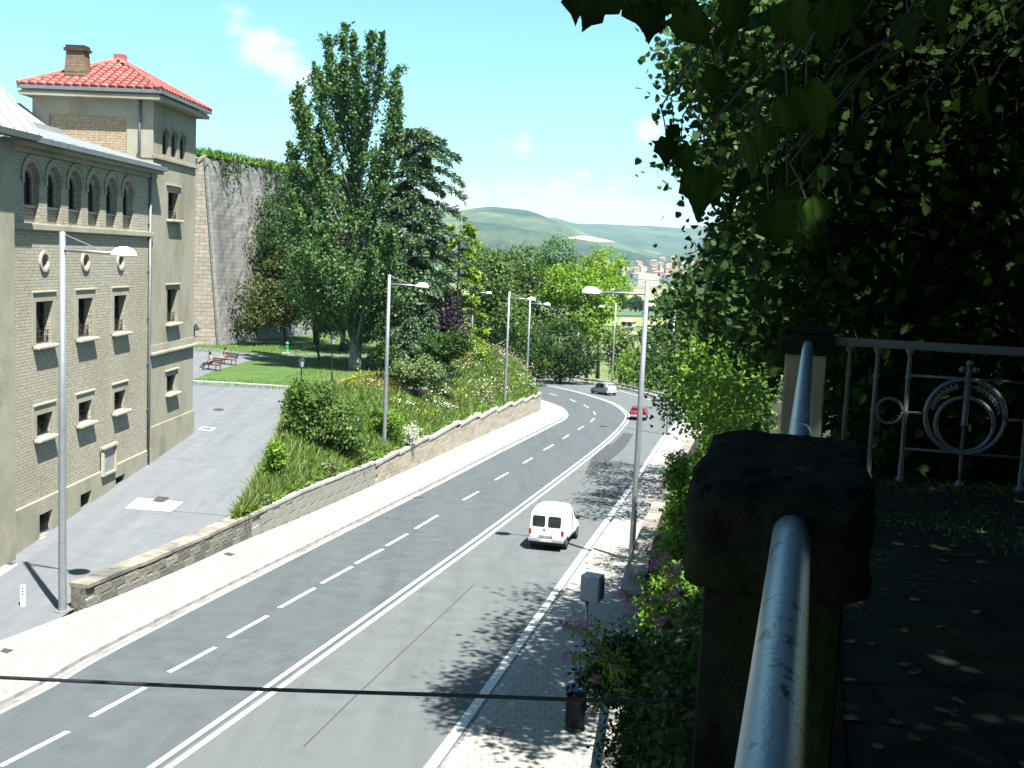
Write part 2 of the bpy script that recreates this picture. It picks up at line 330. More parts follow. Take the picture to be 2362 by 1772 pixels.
# ================================================================== the setting
def zr(y): return -10. - .049 * y
zz = lambda x0, y0, s: (lambda x, y: (x0 + x / s, y0 + y / s))
Q1 = zz(1180, 760, 2.962); Q6 = zz(0, 1250, 3.16); Q7 = zz(700, 1350, 3.16); QM = zz(560, 780, 3.16); Q3 = zz(0, 980, 3.95); QR = zz(1240, 1240, 3.118)
Q4 = zz(400, 320, 2.765); QF = zz(1000, 440, 3.456); QT = zz(0, 80, 3.318); QB = zz(0, 520, 3.318); QP = zz(1560, 740, 2.758)
def line(pts, n, pre=(), post=()):
    P = [on(*p) for p in pts]; P = [np.array([x, y, zr(y)]) for x, y in pre] + P + [np.array([x, y, zr(y)]) for x, y in post]
    return resample(P, n)
# valley ground out to the hills
def ground():
    m = MB(); rs = [0, 40, 90, 150, 210, 260, 320, 400, 520, 700, 950, 1300, 1800, 2500, 3200, 4000, 5200, 6800, 9000]; na = 72
    zc = [-34, -34, -34, -34, -34, -34, -36, -38, -40, -42, -42, -42, -42, -40, -32, -18, 0, 10, 10]
    V = []; Fs = []
    for i, r in enumerate(rs):
        for k in range(na): a = 2 * math.pi * k / na; V.append((r * math.cos(a), r * math.sin(a), zc[i]))
    for i in range(len(rs) - 1):
        for k in range(na): Fs.append((i * na + k, i * na + (k + 1) % na, (i + 1) * na + (k + 1) % na, (i + 1) * na + k))
    struct(m.add(V, Fs).build('ground', 'valley', smooth=True))
ground()
# ---- road
KL = line([Q6(0, 1200), Q6(600, 870), Q6(1200, 560), Q6(2000, 160), QM(900, 1310), QM(1400, 1060), QM(1850, 830)], 90, pre=[(-19.5, -6), (-15.4, 12)],
          post=[(3.5, 101.4), (5.2, 110), (5.6, 117), (5.0, 125), (2.6, 134), (-4, 146), (-16, 160), (-40, 176)])
KR = resample([np.array([x, y, zr(y)]) for x, y in [(-8.6, -6), (-4.2, 12), (-1.5, 23.6), (.5, 33.2), (2.6, 43.5), (7.5, 67.2), (13.1, 95.5), (17.3, 115), (19.0, 134), (17.2, 151), (14.2, 162.5), (8.6, 175.5), (-1, 189), (-14, 200), (-40, 212)]], 90)
DB = line([Q6(1160, 1650), Q6(1980, 1070), Q7(820, 0), Q1(0, 1270), Q1(600, 810), Q1(740, 680), Q1(790, 610), Q1(780, 570), Q1(700, 510), Q1(560, 460), Q1(370, 410), Q1(110, 370)], 90, pre=[(-12.8, -6), (-9.7, 12)], post=[(-14, 175), (-40, 190)])
MT['asphalt'].name = 'asphalt_light'
def widen(P, w):
    n = normals2(P); Q = P.copy(); Q[:, :2] += n * w; Q[:, 2] += zr(Q[:, 1]) - zr(P[:, 1]); return Q
road = struct(strip(widen(KL, -1.), widen(KR, 1.5), sub=6).build('road', 'asphalt'))
A = widen(KL, -.9); B = DB.copy(); A[:, 2] += .004; B[:, 2] += .004
strip(A, B, sub=4).build('left_carriageway', 'asphalt_dark', road)
def mark(name, P, w, lift=.008, m='paint'): return ribbon(np.asarray(P), w, lift).build(name, m, road)
n_ = normals2(DB)
for s in (-.17, .17):
    Q = DB.copy(); Q[:, :2] += n_ * s; mark('centre_line', resample(Q[:80], 160), .15)
ds = [(0, 1655, 147, 1580), (197, 1548, 313, 1485), (365, 1452, 465, 1398), (493, 1377, 578, 1330), (603, 1313, 680, 1270), (694, 1260, 760, 1224), (768, 1217, 826, 1186), (834, 1179, 880, 1153), (897, 1142, 945, 1113), (948, 1111, 985, 1090)]
segs = [(dsp(a, b), dsp(c, d)) for a, b, c, d in ds[:9]]
segs += [(dsp(1000, 1080), dsp(1033, 1062)), (dsp(1069, 1037), dsp(1097, 1021))]
segs += [(Q1(80, 915), Q1(140, 878)), (Q1(220, 825), Q1(285, 787)), (Q1(350, 748), Q1(390, 722)), (Q1(455, 685), Q1(495, 660)), (Q1(540, 632), Q1(567, 607)), (Q1(560, 562), Q1(573, 585)), (Q1(492, 515), Q1(527, 537)), (Q1(398, 478), Q1(437, 495)), (Q1(258, 437), Q1(315, 453))]
for a, b in segs:
    P = np.array([on(*a), on(*b)]); mark('lane_dash', resample(P, 3), .15)
# kerb-side edge lines
mark('edge_line', widen(KL, .28)[4:62], .13)
mark('edge_line', widen(KR, .10)[4:44], .26)
mark('edge_line', widen(KR, -1.0)[52:84], .16)
def sheet(name, pts, lift, m, parent=road):
    P = np.array([on(*p) for p in pts]); P[:, 2] += lift; return MB().quad(*P).build(name, m, parent)
sheet('asphalt_patch', [Q1(500, 990), Q1(570, 995), Q1(640, 920), Q1(730, 850), Q1(780, 800), Q1(835, 715), Q1(770, 705), Q1(690, 780), Q1(650, 790), Q1(560, 850)], .004, 'asphalt_patch')
sheet('asphalt_patch', [Q1(550, 1135), Q1(715, 1167), Q1(745, 1115), Q1(585, 1098)], .004, 'asphalt_patch')
MT['crack'] = mat('tar_seam', (.045, .046, .047), None, rough=.9)
P = resample(np.array([on(*Q7(0, 1180)), on(*Q7(400, 790)), on(*Q7(900, 320)), on(*Q7(1240, 0))]), 14); ribbon(P, .035, .005).build('tar_seam', 'crack', road)
# ---- pavements with kerbs
WL = resample([np.array([x, y, zr(y)]) for x, y in [(-22.6, -6), (-18.4, 12), (-14.6, 29), (-13.2, 34.2), (-11.8, 40.4), (-10.8, 45.9), (-9.6, 51.2), (-6.9, 64.9), (-4.2, 79.2), (-.6, 98), (2.5, 114), (3.2, 119), (2.4, 126), (-2, 135), (-10, 146), (-22, 157)]], 90)
RW = resample([np.array([x, y, zr(y)]) for x, y in [(-1.6, -6), (.9, 12), (2.8, 26), (3.5, 31.5), (5.25, 43.4), (7.5, 55.4), (9.8, 66.6), (12.6, 80), (16.0, 95), (20, 112), (22, 134)]], 90)
def pavement(kerb, back, sgn, i0, i1):
    k = widen(kerb, -.30 * sgn) ; a = k.copy(); b = back.copy(); a[:, 2] += .13; b[:, 2] += .13
    if sgn > 0: a, b = b, a
    o = struct(strip(a[i0:i1], b[i0:i1], sub=3).build('pavement', 'pave'))
    # kerb stones, one by one
    L_ = widen(kerb, 0)[i0:i1]; n = int(plen(L_)); S = resample(L_, n + 1); box = None
    for i in range(n):
        p, q = S[i], S[i + 1]; d = q - p; ln = float(np.linalg.norm(d))
        if box is None: box = MB().bbox(-.5, .5, -.15, .15, -.2, .132, .018).build('kerb_stone', 'kerb', o); kb = box
        else: kb = box.copy(); COL.objects.link(kb)
        nn = np.array([d[1], -d[0]]) / np.linalg.norm(d[:2]) * (-.16 * sgn)
        mid = (p + q) / 2; kb.location = (mid[0] + nn[0], mid[1] + nn[1], mid[2] + random.uniform(-.006, .006)); kb.scale = (ln - .014, 1, 1)
        kb.rotation_euler = (0, -math.atan2(d[2], np.linalg.norm(d[:2])), math.atan2(d[1], d[0]))
    return o
def match(A, B):   # resample B so that its stations lie beside those of A
    D = resample(B, 600); idx = [int(np.argmin(np.linalg.norm(D[:, :2] - a[:2], axis=1))) for a in A]; idx = np.maximum.accumulate(idx); return D[idx]
pavement(KL, match(KL, WL), 1, 8, 76)
KRe = widen(KR, .42); pavement(KRe, match(KRe, RW), -1, 8, 56)
G = widen(KR, .36); ribbon(G[4:56], .14, .006).build('gutter', 'gutter', road)
G = widen(KL, .08); ribbon(G[4:70], .20, .006).build('gutter', 'gutter', road)
# ---- side street climbing beside the building
FX = lambda y: -17.9 + .0355 * (y - 39.3)
def zs(x, y):
    f = np.interp(y, [0, 20, 34, 40, 60, 68, 76, 150], [-10.2, -11.0, -11.62, -11.45, -10.05, -9.72, -9.6, -9.6]); w = np.interp(y, [34, 40, 58, 66], [0, 1, 1, 0])
    return float(f - .043 * w * np.clip(x - FX(y), 0, 8))
def onf(px, py, f=zs, lo=5., hi=300.):
    d = ray(px, py); d = d / d[1]; g = lambda y: d[2] * y - f(d[0] * y, y)
    for _ in range(60):
        mid = (lo + hi) / 2
        if g(mid) > 0: lo = mid
        else: hi = mid
    return d * lo
TS = [onf(*p) for p in [dsp(540, 1100), dsp(565, 1020), dsp(600, 950), dsp(618, 890), dsp(632, 846)]]
RS = resample([(-21.6, -6, 0), (-17.4, 12, 0), (-13.7, 29, 0), (-13.2, 32.6, 0), (-13.65, 34.4, 0), (-12.25, 40.4, 0), (-11.3, 45.9, 0), TS[0] + np.array([.4, 0, 0]), TS[2] + np.array([.4, 0, 0]), TS[4] + np.array([.4, 0, 0]), (-12.6, 78, 0), (-12.6, 90, 0)], 70)
def street():
    V = []; k = 8
    for p in RS:
        x0 = FX(p[1]) - 26
        for j in range(k + 1): x = x0 + (p[0] - x0) * j / k; V.append((x, p[1], zs(x, p[1]) + (.0 if p[1] < 33 else 0)))
    Fs = [(i * (k + 1) + j, i * (k + 1) + j + 1, (i + 1) * (k + 1) + j + 1, (i + 1) * (k + 1) + j) for i in range(len(RS) - 1) for j in range(k)]
    return struct(MB().add(V, Fs).build('street', 'street'))
street()
PARK = -9.6
flat = lambda z: (lambda x, y: z)
def psheet(name, pts, lift, m): 
    P = [onf(*p, f=flat(PARK)) for p in pts]; return struct(MB().quad(*[(p[0], p[1], PARK + lift) for p in P]).build(name, m))
a, b = onf(*Q4(120, 1551), f=flat(PARK)), onf(*Q4(1000, 1606), f=flat(PARK))
lawn = struct(MB().quad((-60, a[1] - .3, PARK + .02), (a[0], a[1], PARK + .02), (b[0], b[1], PARK + .02), (-12.3, 80, PARK + .02), (-11.6, 90, PARK + .02), (-9, 97, PARK + .02), (-6, 104, PARK + .02), (-6, 122, PARK + .02), (-18, 140, PARK + .02), (-60, 140, PARK + .02)).build('lawn', 'grass'))
P = resample(np.array([(-40, a[1] - .2, PARK), (a[0], a[1], PARK), (b[0], b[1], PARK)]), 30)
kb = None
for i in range(29):
    p, q = P[i], P[i + 1]
    if kb is None: kb = MB().box(-.5, .5, -.14, .14, -.1, .11).build('kerb_stone', 'concrete', lawn); o = kb
    else: o = kb.copy(); COL.objects.link(o)
    d = q - p; o.location = (p + q) / 2; o.rotation_euler = (0, 0, math.atan2(d[1], d[0])); o.scale = (float(np.linalg.norm(d)) - .015, 1, 1)
psheet('path', [Q4(60, 1545), Q4(132, 1540), Q4(240, 1490), Q4(480, 1422), Q4(600, 1392), Q4(680, 1375), Q4(560, 1378), Q4(290, 1342), Q4(200, 1338), Q4(125, 1325), Q4(60, 1325)], .03, 'street')
psheet('path', [Q4(600, 1392), Q4(900, 1382), Q4(1340, 1402), Q4(1340, 1388), Q4(900, 1368), Q4(680, 1375)], .032, 'street')
# ---- embankment between street, park and road
HW = lambda y: float(np.interp(y, [20, 34, 46, 51, 65, 79, 117, 150], [.75, .75, 1.0, 1.25, 1.35, 1.65, 1.65, 1.2]))
wl = lambda y: np.array([np.interp(y, WL[:, 1], WL[:, 0]), y])
def wp(y, off=.0):
    x = float(wl(y)[0]); return np.array([x + off, y, zr(y) + .13 + HW(y)])
def A3(x, y, d): return at(*dsp(x, y), d)
EB = [wp(45, -.2), wp(52, -.25), wp(58, -.25), wp(66, -.25), wp(74, -.25), wp(82, -.25), wp(92, -.25), wp(102, -.25), wp(110, -.25), wp(116, -.3), np.array([2.0, 123, -14.4]), np.array([-4, 136, -15.2]), np.array([-14, 146, -15.5])]
ET = [TS[0] + np.array([0, 0, .05]), TS[1], TS[2] + np.array([0, 0, .15]), TS[3] + np.array([0, 0, .2]), TS[4] + np.array([0, 0, .2]), A3(712, 840, 77), A3(830, 806, 91), A3(925, 782, 98), A3(1030, 752, 105), A3(1085, 778, 113), np.array([-3.5, 124, -10.4]), np.array([-9, 130, -10.2]), np.array([-20, 138, -10.2])]
EB_, ET_ = resample(EB, 60), resample(ET, 60)
def emb_pt(s, t):
    i = s * 59; a = np.array([np.interp(i, np.arange(60), EB_[:, k]) for k in range(3)]); b = np.array([np.interp(i, np.arange(60), ET_[:, k]) for k in range(3)])
    p = a + (b - a) * t; h = b[2] - a[2]; p[2] += .22 * abs(h) * math.sin(math.pi * t) + .10 * math.sin(p[0] * 1.7 + p[1] * .9) * math.sin(math.pi * t); return p
def embankment():
    ns, nt = 90, 14; V = [emb_pt(i / (ns - 1), j / (nt - 1)) for i in range(ns) for j in range(nt)]
    Fs = [(i * nt + j, (i + 1) * nt + j, (i + 1) * nt + j + 1, i * nt + j + 1) for i in range(ns - 1) for j in range(nt - 1)]
    struct(MB().add(V, Fs).build('embankment', 'soil', smooth=True))
embankment()
# park platform behind the mound, so that the bank is solid from the side
m_ = MB()
for i in range(59):
    a, b = ET_[i], ET_[i + 1]; m_.quad(a, b, (b[0] - 4, b[1] + 1, min(b[2], PARK) - 3), (a[0] - 4, a[1] + 1, min(a[2], PARK) - 3))
struct(m_.build('terrain', 'soil'))
# ---- slope between the right-hand pavement and the terrace
def rwp(y): return np.array([np.interp(y, RW[:, 1], RW[:, 0]), y, zr(y) + .13])
TE = lambda y: .2635 * y - .29           # outer edge of the terrace
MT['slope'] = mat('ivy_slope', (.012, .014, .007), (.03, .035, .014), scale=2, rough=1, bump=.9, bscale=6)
def slope():
    ys = np.r_[np.linspace(-6, 9.3, 10), np.linspace(9.6, 120, 50)]; V = []; k = 12
    for y in ys:
        a = rwp(y) + np.array([.5, 0, .75]); e = 1. if y < 9.5 else max(0., 1 - (y - 9.5) / 9)
        x1 = max(TE(y) - .9 * min(1, max(0, (y - 9) / 3)), a[0] + (.9 if y < 30 else 3.2 - 2.3 * max(0, 1 - (y - 30) / 12))); z1 = -3.2 * e + (a[2] + 4.) * (1 - e)
        for j in range(k + 1):
            t = j / k
            if t <= .6: u = t / .6; p = a + (np.array([x1, y, z1]) - a) * u; p[2] += .25 * math.sin(y * 1.3 + j) * math.sin(math.pi * u)
            else: u = (t - .6) / .4; p = np.array([x1 + u * 45, y, z1 - (.3 if y < 9.5 else 6 * u * (1 - e))])
            V.append(p)
    n = k + 1; Fs = [(i * n + j, i * n + j + 1, (i + 1) * n + j + 1, (i + 1) * n + j) for i in range(len(ys) - 1) for j in range(k)]
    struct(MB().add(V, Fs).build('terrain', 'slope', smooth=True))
slope()
# ---- hills
def hill(name, sil, dist, back, base_y, m, rough=8., nv=14, seed=1):
    """ridge line given as picture directions at distance dist; the flank runs down towards us to distance base_y"""
    S = np.array([at(*dsp(x, y), dist) for x, y in sil]); S = resample(S, 80); rg = np.random.default_rng(seed); V = []
    ph = rg.uniform(0, 6, 8)
    for i, p in enumerate(S):
        for j in range(nv):
            t = j / (nv - 1); q = p.copy(); d = dist + (base_y - dist) * t; q[:2] *= d / dist
            gz = float(np.interp(np.hypot(q[0], q[1]), [700, 2500, 3200, 4000, 5200, 6800, 9000], [-44, -42, -34, -20, -4, 6, 6])) - 12
            prof = (1 - t) ** 1.25; q[2] = gz + (p[2] - gz) * prof
            q[2] += rough * math.sin(i * .55 + ph[0] + 2.2 * t) * math.sin(math.pi * t) + rough * .6 * math.sin(i * 1.3 + ph[1] - 3 * t) * math.sin(math.pi * t); V.append(q)
        V.append(np.array([p[0] * back, p[1] * back, -60]))
    n = nv + 1; Fs = [(i * n + j, (i + 1) * n + j, (i + 1) * n + j + 1, i * n + j + 1) for i in range(len(S) - 1) for j in range(nv - 1)] + [(i * n, i * n + nv, (i + 1) * n + nv, (i + 1) * n) for i in range(len(S) - 1)]
    return struct(MB().add(V, Fs).build(name, m, smooth=True))
MT['hill_near'] = mat('hill_scrub', (.035, .065, .025), (.14, .165, .07), scale=.0075, rough=1, bump=1., bscale=.06, c3=(.014, .036, .018), s3=.0028, detail=12)
MT['hill_far'] = mat('hill_forest', (.016, .04, .024), (.05, .085, .04), scale=.006, rough=1, c3=(.085, .12, .05), s3=.0018, detail=12)
MT['hill_wood'] = mat('hill_wood', (.009, .026, .016), (.03, .055, .028), scale=.02, rough=1, bump=1., bscale=.08, c3=(.06, .085, .035), s3=.004, detail=12)
MT['quarry'] = mat('bare_earth', (.30, .22, .16), (.38, .29, .21), scale=.02, rough=1)
HILLS = []
HILLS += [hill('hill', [(560, 480), (760, 470), (900, 462), (980, 456), (1050, 447), (1090, 449), (1140, 455), (1180, 469), (1215, 482), (1260, 502), (1320, 522), (1400, 541), (1500, 560), (1620, 572)], 4300, 1.25, 2400, 'hill_near', rough=9, seed=3)]
HILLS += [hill('hill', [(900, 520), (1060, 500), (1180, 471), (1210, 474), (1245, 483), (1300, 484), (1360, 487), (1420, 489), (1480, 493), (1540, 488), (1620, 478), (1750, 470), (1900, 476), (2300, 470)], 6600, 1.2, 4300, 'hill_far', rough=14, seed=5)]
HILLS += [hill('hill', [(1380, 556), (1440, 546), (1500, 536), (1560, 515), (1640, 500), (1760, 490), (1900, 500), (2300, 520)], 4100, 1.2, 2900, 'hill_far', rough=8, seed=8)]
HILLS += [hill('hill', [(1000, 474), (1060, 483), (1130, 495), (1200, 508), (1260, 520), (1330, 536), (1400, 552), (1460, 565)], 3300, 1.15, 2300, 'hill_wood', rough=6, seed=9)]
bpy.context.view_layer.update()
def on_hills(xd, yd):
    d = Vector(ray(*dsp(xd, yd))).normalized(); best = None
    for h in HILLS:
        ok, p, nrm, fi = h.ray_cast(Vector((0, 0, 0)), d)
        if ok and (best is None or p.length < best.length): best = p
    return None if best is None else np.array(best)
g_ = [(x, y) for x in np.linspace(1226, 1326, 15) for y in np.linspace(0, 1, 5)]; V = []
for x, t in g_:
    u = (x - 1226) / 100; y = 513 - 6 * math.sin(min(1, u * 2.2) * 1.57) + 15 * u * u + t * (2 + 8 * math.sin(math.pi * min(1, u * 1.02)))
    p = on_hills(x, y); V.append(p * .997 if p is not None else at(*dsp(x, y), 3300))
struct(MB().add(V, [(i * 5 + j, (i + 1) * 5 + j, (i + 1) * 5 + j + 1, i * 5 + j + 1) for i in range(14) for j in range(4)]).build('bare_hillside', 'quarry'))
# ================================================================== the brick building
MT['brick_u'] = brickmat('brick_facade', (0, 2), (.41, .385, .305), (.35, .325, .255), (.295, .275, .215), bw=.34, rh=.12, msize=.018, stain=(.20, .17, .10), stain_amt=.45, bump=.6, sscale=.3)
MT['brick_v'] = brickmat('brick_tower_face', (1, 2), (.40, .32, .22), (.33, .255, .17), (.26, .21, .15), bw=.34, rh=.12, msize=.02, stain=(.3, .25, .15), stain_amt=.4, bump=.5)
MT['stucco'] = mat('stucco', (.31, .292, .225), (.36, .34, .268), scale=1.2, rough=.95, bump=.2, bscale=20, c3=(.25, .24, .17), s3=.5)
MT['stucco_t'] = mat('stucco_tower', (.285, .265, .205), (.345, .32, .25), scale=5, rough=.95, bump=.5, bscale=14, c3=(.22, .205, .14), s3=.4, stretch=(1, 1, .5))
MT['plinth'] = mat('plinth_render', (.27, .26, .19), (.34, .325, .245), scale=1.1, rough=.95, bump=.2, bscale=15, c3=(.21, .21, .155), s3=.45)
MT['trim'] = mat('stone_trim', (.38, .35, .26), (.45, .42, .32), scale=3, rough=.9)
MT['metalroof'] = mat('zinc_roof', (.34, .36, .37), (.44, .45, .45), scale=1.5, rough=.5, metallic=.15, c3=(.38, .41, .43), s3=.7)
MT['tile'] = mat('clay_tile', (.40, .11, .095), (.48, .16, .14), scale=2.5, rough=.85, bump=.3, bscale=15, c3=(.36, .10, .075), s3=.9)
def vary(m, lo, hi):      # each tile its own tone
    N = m.node_tree.nodes; L = m.node_tree.links; P = N['Principled BSDF']; src = P.inputs['Base Color'].links[0].from_socket; oi = N.new('ShaderNodeObjectInfo'); mr = N.new('ShaderNodeMapRange'); mr.inputs[3].default_value = lo; mr.inputs[4].default_value = hi; L.new(oi.outputs['Random'], mr.inputs[0])
    x = N.new('ShaderNodeMix'); x.data_type = 'RGBA'; x.blend_type = 'MULTIPLY'; x.inputs[0].default_value = 1; L.new(src, x.inputs[6]); cb = N.new('ShaderNodeCombineColor'); [L.new(mr.outputs[0], cb.inputs[k]) for k in range(3)]; L.new(cb.outputs[0], x.inputs[7]); L.new(x.outputs[2], P.inputs['Base Color'])
vary(MT['tile'], .55, 1.12)
MT['chimney'] = brickmat('chimney_brick', (0, 2), (.24, .17, .11), (.17, .12, .085), (.10, .08, .06), bw=.26, rh=.085, msize=.012, stain=(.05, .045, .04), stain_amt=.6)
MT['pipe_grey'] = mat('downpipe_zinc', (.16, .18, .20), (.22, .24, .26), scale=4, rough=.5, metallic=.4)
TDIR = unit(np.array([.0355, 1., 0])); C0 = np.array([FX(53.5), 53.5, 0]); ZB = -11.6
bld = thing('brick_building', 'long ochre brick building with arched top-floor windows and a red-tiled corner tower', 'building', (C0[0], C0[1], ZB), math.atan2(TDIR[1], TDIR[0]))
def bpart(mb, name, m, parent=None, smooth=False):
    p = parent or bld; o = mb.build(name, m, p, smooth)
    if p is bld: o.location = (0, 0, -ZB)
    return o
def arc_top(u0, u1, w1, n=12):
    r = (u1 - u0) / 2; c = (u0 + u1) / 2; return [(c - r * math.cos(math.pi * i / n), w1 - r + r * math.sin(math.pi * i / n)) for i in range(n + 1)]
def outline(o):
    k, u0, u1, w0, w1 = o[:5]
    if k == 'rect': return [(u0, w0), (u1, w0), (u1, w1), (u0, w1)]
    if k == 'arch': return [(u0, w0), (u1, w0)] + arc_top(u0, u1, w1)[::-1]
    c = (u0 + u1) / 2; d = (w0 + w1) / 2; r = (u1 - u0) / 2; return [(c + r * math.cos(2 * math.pi * i / 24), d + r * math.sin(2 * math.pi * i / 24)) for i in range(24)]
def wall_open(mb, u0, u1, w0, w1, ops, y=0.):
    us = sorted({u0, u1, *[v for o in ops for v in (o[1], o[2]) if u0 < v < u1]}); ws = sorted({w0, w1, *[v for o in ops for v in (o[3], o[4]) if w0 < v < w1]})
    for a, b in zip(us, us[1:]):
        for c, d in zip(ws, ws[1:]):
            mu, mw = (a + b) / 2, (c + d) / 2
            if any(o[1] < mu < o[2] and o[3] < mw < o[4] for o in ops): continue
            mb.quad((a, y, c), (b, y, c), (b, y, d), (a, y, d))
    for o in ops:
        if o[0] in ('arch', 'circ'):
            P = arc_top(o[1], o[2], o[4])
            for p, q in zip(P, P[1:]): mb.quad((p[0], y, p[1]), (q[0], y, q[1]), (q[0], y, o[4]), (p[0], y, o[4]))
        if o[0] == 'circ':
            for p, q in zip(P, P[1:]): s = o[3] + o[4]; mb.quad((q[0], y, s - q[1]), (p[0], y, s - p[1]), (p[0], y, o[3]), (q[0], y, o[3]))
        O = outline(o)
        for p, q in zip(O, O[1:] + O[:1]): mb.quad((p[0], y, p[1]), (p[0], y + o[5], p[1]), (q[0], y + o[5], q[1]), (q[0], y, q[1]))
BAYS = (-11.2, -7.5, -3.8); NICHE = [-12.17 + 1.85 * i for i in range(6)]
tall = [('rect', c - .71, c + .71, -3.97, -2.35, .42) for c in BAYS]; low = [('rect', c - .66, c + .66, -7.5, -6.62, .36) for c in BAYS]
ocu = [('circ', c - .29, c + .29, -.85 - .29, -.85 + .29, .30) for c in BAYS]
base = [('rect', c - .55, c + .55, -11.32, -10.47, .42) for c in BAYS]
niche = [('arch', c - .6, c + .6, .53, 2.74, .20) for c in NICHE]
m_ = MB(); wall_open(m_, -14.2, 0, -9.9, 3.45, tall + low + ocu + niche); wall = bpart(m_, 'wall', 'brick_u')
m_ = MB(); wall_open(m_, -14.2, 0, -13.2, -9.9, base, y=-.07); m_.quad((-14.2, -.07, -9.9), (0, -.07, -9.9), (0, .0, -9.86), (-14.2, .0, -9.86)); bpart(m_, 'plinth', 'plinth')
for c in NICHE:                                             # back walls of the niches hold the round-headed windows
    m_ = MB(); wall_open(m_, c - .62, c + .62, .5, 2.76, [('arch', c - .47, c + .47, 1.2, 2.46, .14)], y=.198); bpart(m_, 'niche_wall', 'brick_u')
def window(o, y, parent=None, bars=1, rows=2, lintel=None, sill=None, surround=None, grille=None, name='window', sheight=.13):
    """frame (the part), with pane, lintel, sill and grille as its pieces"""
    k, u0, u1, w0, w1 = o[:5]; d = y + o[5] - .05; f = MB(); t = .055
    if k == 'rect':
        f.box(u0, u0 + t, d - .04, d + .03, w0, w1); f.box(u1 - t, u1, d - .04, d + .03, w0, w1); f.box(u0 + t, u1 - t, d - .04, d + .03, w1 - t, w1); f.box(u0 + t, u1 - t, d - .04, d + .03, w0, w0 + t)
        for i in range(bars): c = u0 + (u1 - u0) * (i + 1) / (bars + 1); f.box(c - .03, c + .03, d - .035, d + .03, w0 + t, w1 - t)
        for i in range(rows - 1): c = w0 + (w1 - w0) * (i + 1) / rows; f.box(u0 + t, u1 - t, d - .03, d + .025, c - .02, c + .02)
    else:
        O = outline(o); cu, cw = (u0 + u1) / 2, (w0 + w1) / 2
        for p, q in zip(O, O[1:] + O[:1]):
            i = lambda s: (cu + (s[0] - cu) * .88, cw + (s[1] - cw) * .92); a, b = i(p), i(q)
            f.quad((p[0], d, p[1]), (q[0], d, q[1]), (b[0], d, b[1]), (a[0], d, a[1]))
        f.box(cu - .025, cu + .025, d - .03, d + .02, w0 + .05, w1 - .05)
    fr = bpart(f, name, 'wframe'); g = MB().quad(*[(p[0], d + .02, p[1]) for p in outline(o)]); g.build('pane', 'dkglass', fr)
    if lintel: m = MB(); m.bbox(u0 - .28, u1 + .28, y - .09, y + .02, lintel - .07, lintel, .012); m.build('lintel', 'trim', fr)
    if sill: m = MB(); m.bbox(u0 - .2, u1 + .2, y - .26, y + .05, w0 - .02 - sheight, w0 - .02, .035); m.build('sill', 'trim', fr)
    if surround:
        a, b, top = u0 - .28, u1 + .28, lintel - .07; m = MB(); z0 = w0 - .02
        m.box(a, u0, y - .035, y + .02, z0, top - .002); m.box(u1, b, y - .035, y + .02, z0, top - .002); m.box(u0, u1, y - .035, y + .02, w1, top - .002); m.build('surround', 'stucco', fr)
    if grille:
        m = MB(); h = grille; ww = w0 + .06
        for i in range(9): c = u0 + .1 + (u1 - u0 - .2) * i / 8; m.tube([(c, y + .14, ww), (c, y + .14, ww + h)], .012, 5)
        for z in (ww + .03, ww + h * .5, ww + h): m.tube([(u0 + .02, y + .14, z), (u1 - .02, y + .14, z)], .016, 5)
        m.build('grille', 'iron', fr)
    return fr
for o in tall: window(o, 0, lintel=-1.95, sill=1, surround=1, grille=.42, rows=3)
for o in low: window(o, 0, lintel=-6.2, sill=1, surround=1, grille=.86)
for o in base:
    fr = window(o, -.07, grille=.75); MB().bbox(o[1] - .08, o[2] + .08, -.20, -.07, o[3] - .22, o[3] - .03, .02).build('sill', 'trim', fr)
for o in ocu:
    fr = window(o, 0, name='round_window'); c = (o[1] + o[2]) / 2; m = MB(); O = [(r, z) for r, z in ((.28, .02), (.29, -.07), (.40, -.07), (.42, .02))]
    for i in range(28):
        a, b = 2 * math.pi * i / 28, 2 * math.pi * (i + 1) / 28
        for (r0, y0), (r1, y1) in zip(O, O[1:]): m.quad((c + r0 * math.cos(a), y0, -.85 + r0 * math.sin(a)), (c + r0 * math.cos(b), y0, -.85 + r0 * math.sin(b)), (c + r1 * math.cos(b), y1, -.85 + r1 * math.sin(b)), (c + r1 * math.cos(a), y1, -.85 + r1 * math.sin(a)))
    m.build('ring_surround', 'trim', fr)
for c in NICHE:
    fr = window(('arch', c - .47, c + .47, 1.2, 2.46, .14), .198, name='arched_window'); MB().bbox(c - .58, c + .58, .10, .22, 1.1, 1.19, .02).build('sill', 'trim', fr)
    m = MB()                                                # raised brick arch round the niche
    for r0, r1, pr in ((.6, .74, -.035), (.76, .86, -.06)):
        for i in range(16):
            a, b = math.pi * i / 16, math.pi * (i + 1) / 16; q = lambda r, t, y: (c + r * math.cos(t), y, 2.14 + r * math.sin(t))
            m.quad(q(r0, a, pr), q(r1, a, pr), q(r1, b, pr), q(r0, b, pr)); m.quad(q(r1, a, pr), q(r1, a, .01), q(r1, b, .01), q(r1, b, pr)); m.quad(q(r0, a, pr), q(r0, b, pr), q(r0, b, .01), q(r0, a, .01))
    m.box(c - .82, c - .61, -.05, .01, 1.98, 2.13); m.box(c + .61, c + .82, -.05, .01, 1.98, 2.13)
    m.build('arch_moulding', 'brick_u', fr)
m_ = MB(); m_.bbox(-14.25, -.02, -.16, .05, .29, .53, .03); bpart(m_, 'string_course', 'stucco')
m_ = MB(); m_.box(-14.3, .42, -.12, .1, 3.05, 3.25); m_.box(-14.3, .42, -.42, .1, 3.25, 3.42); bpart(m_, 'cornice', 'stucco')
m_ = MB()
for i in range(16): a = -14.3 + i * .92; m_.box(a + .01, a + .905, -.62, -.40, 3.40, 3.60)
bpart(m_, 'gutter', 'pipe_grey')
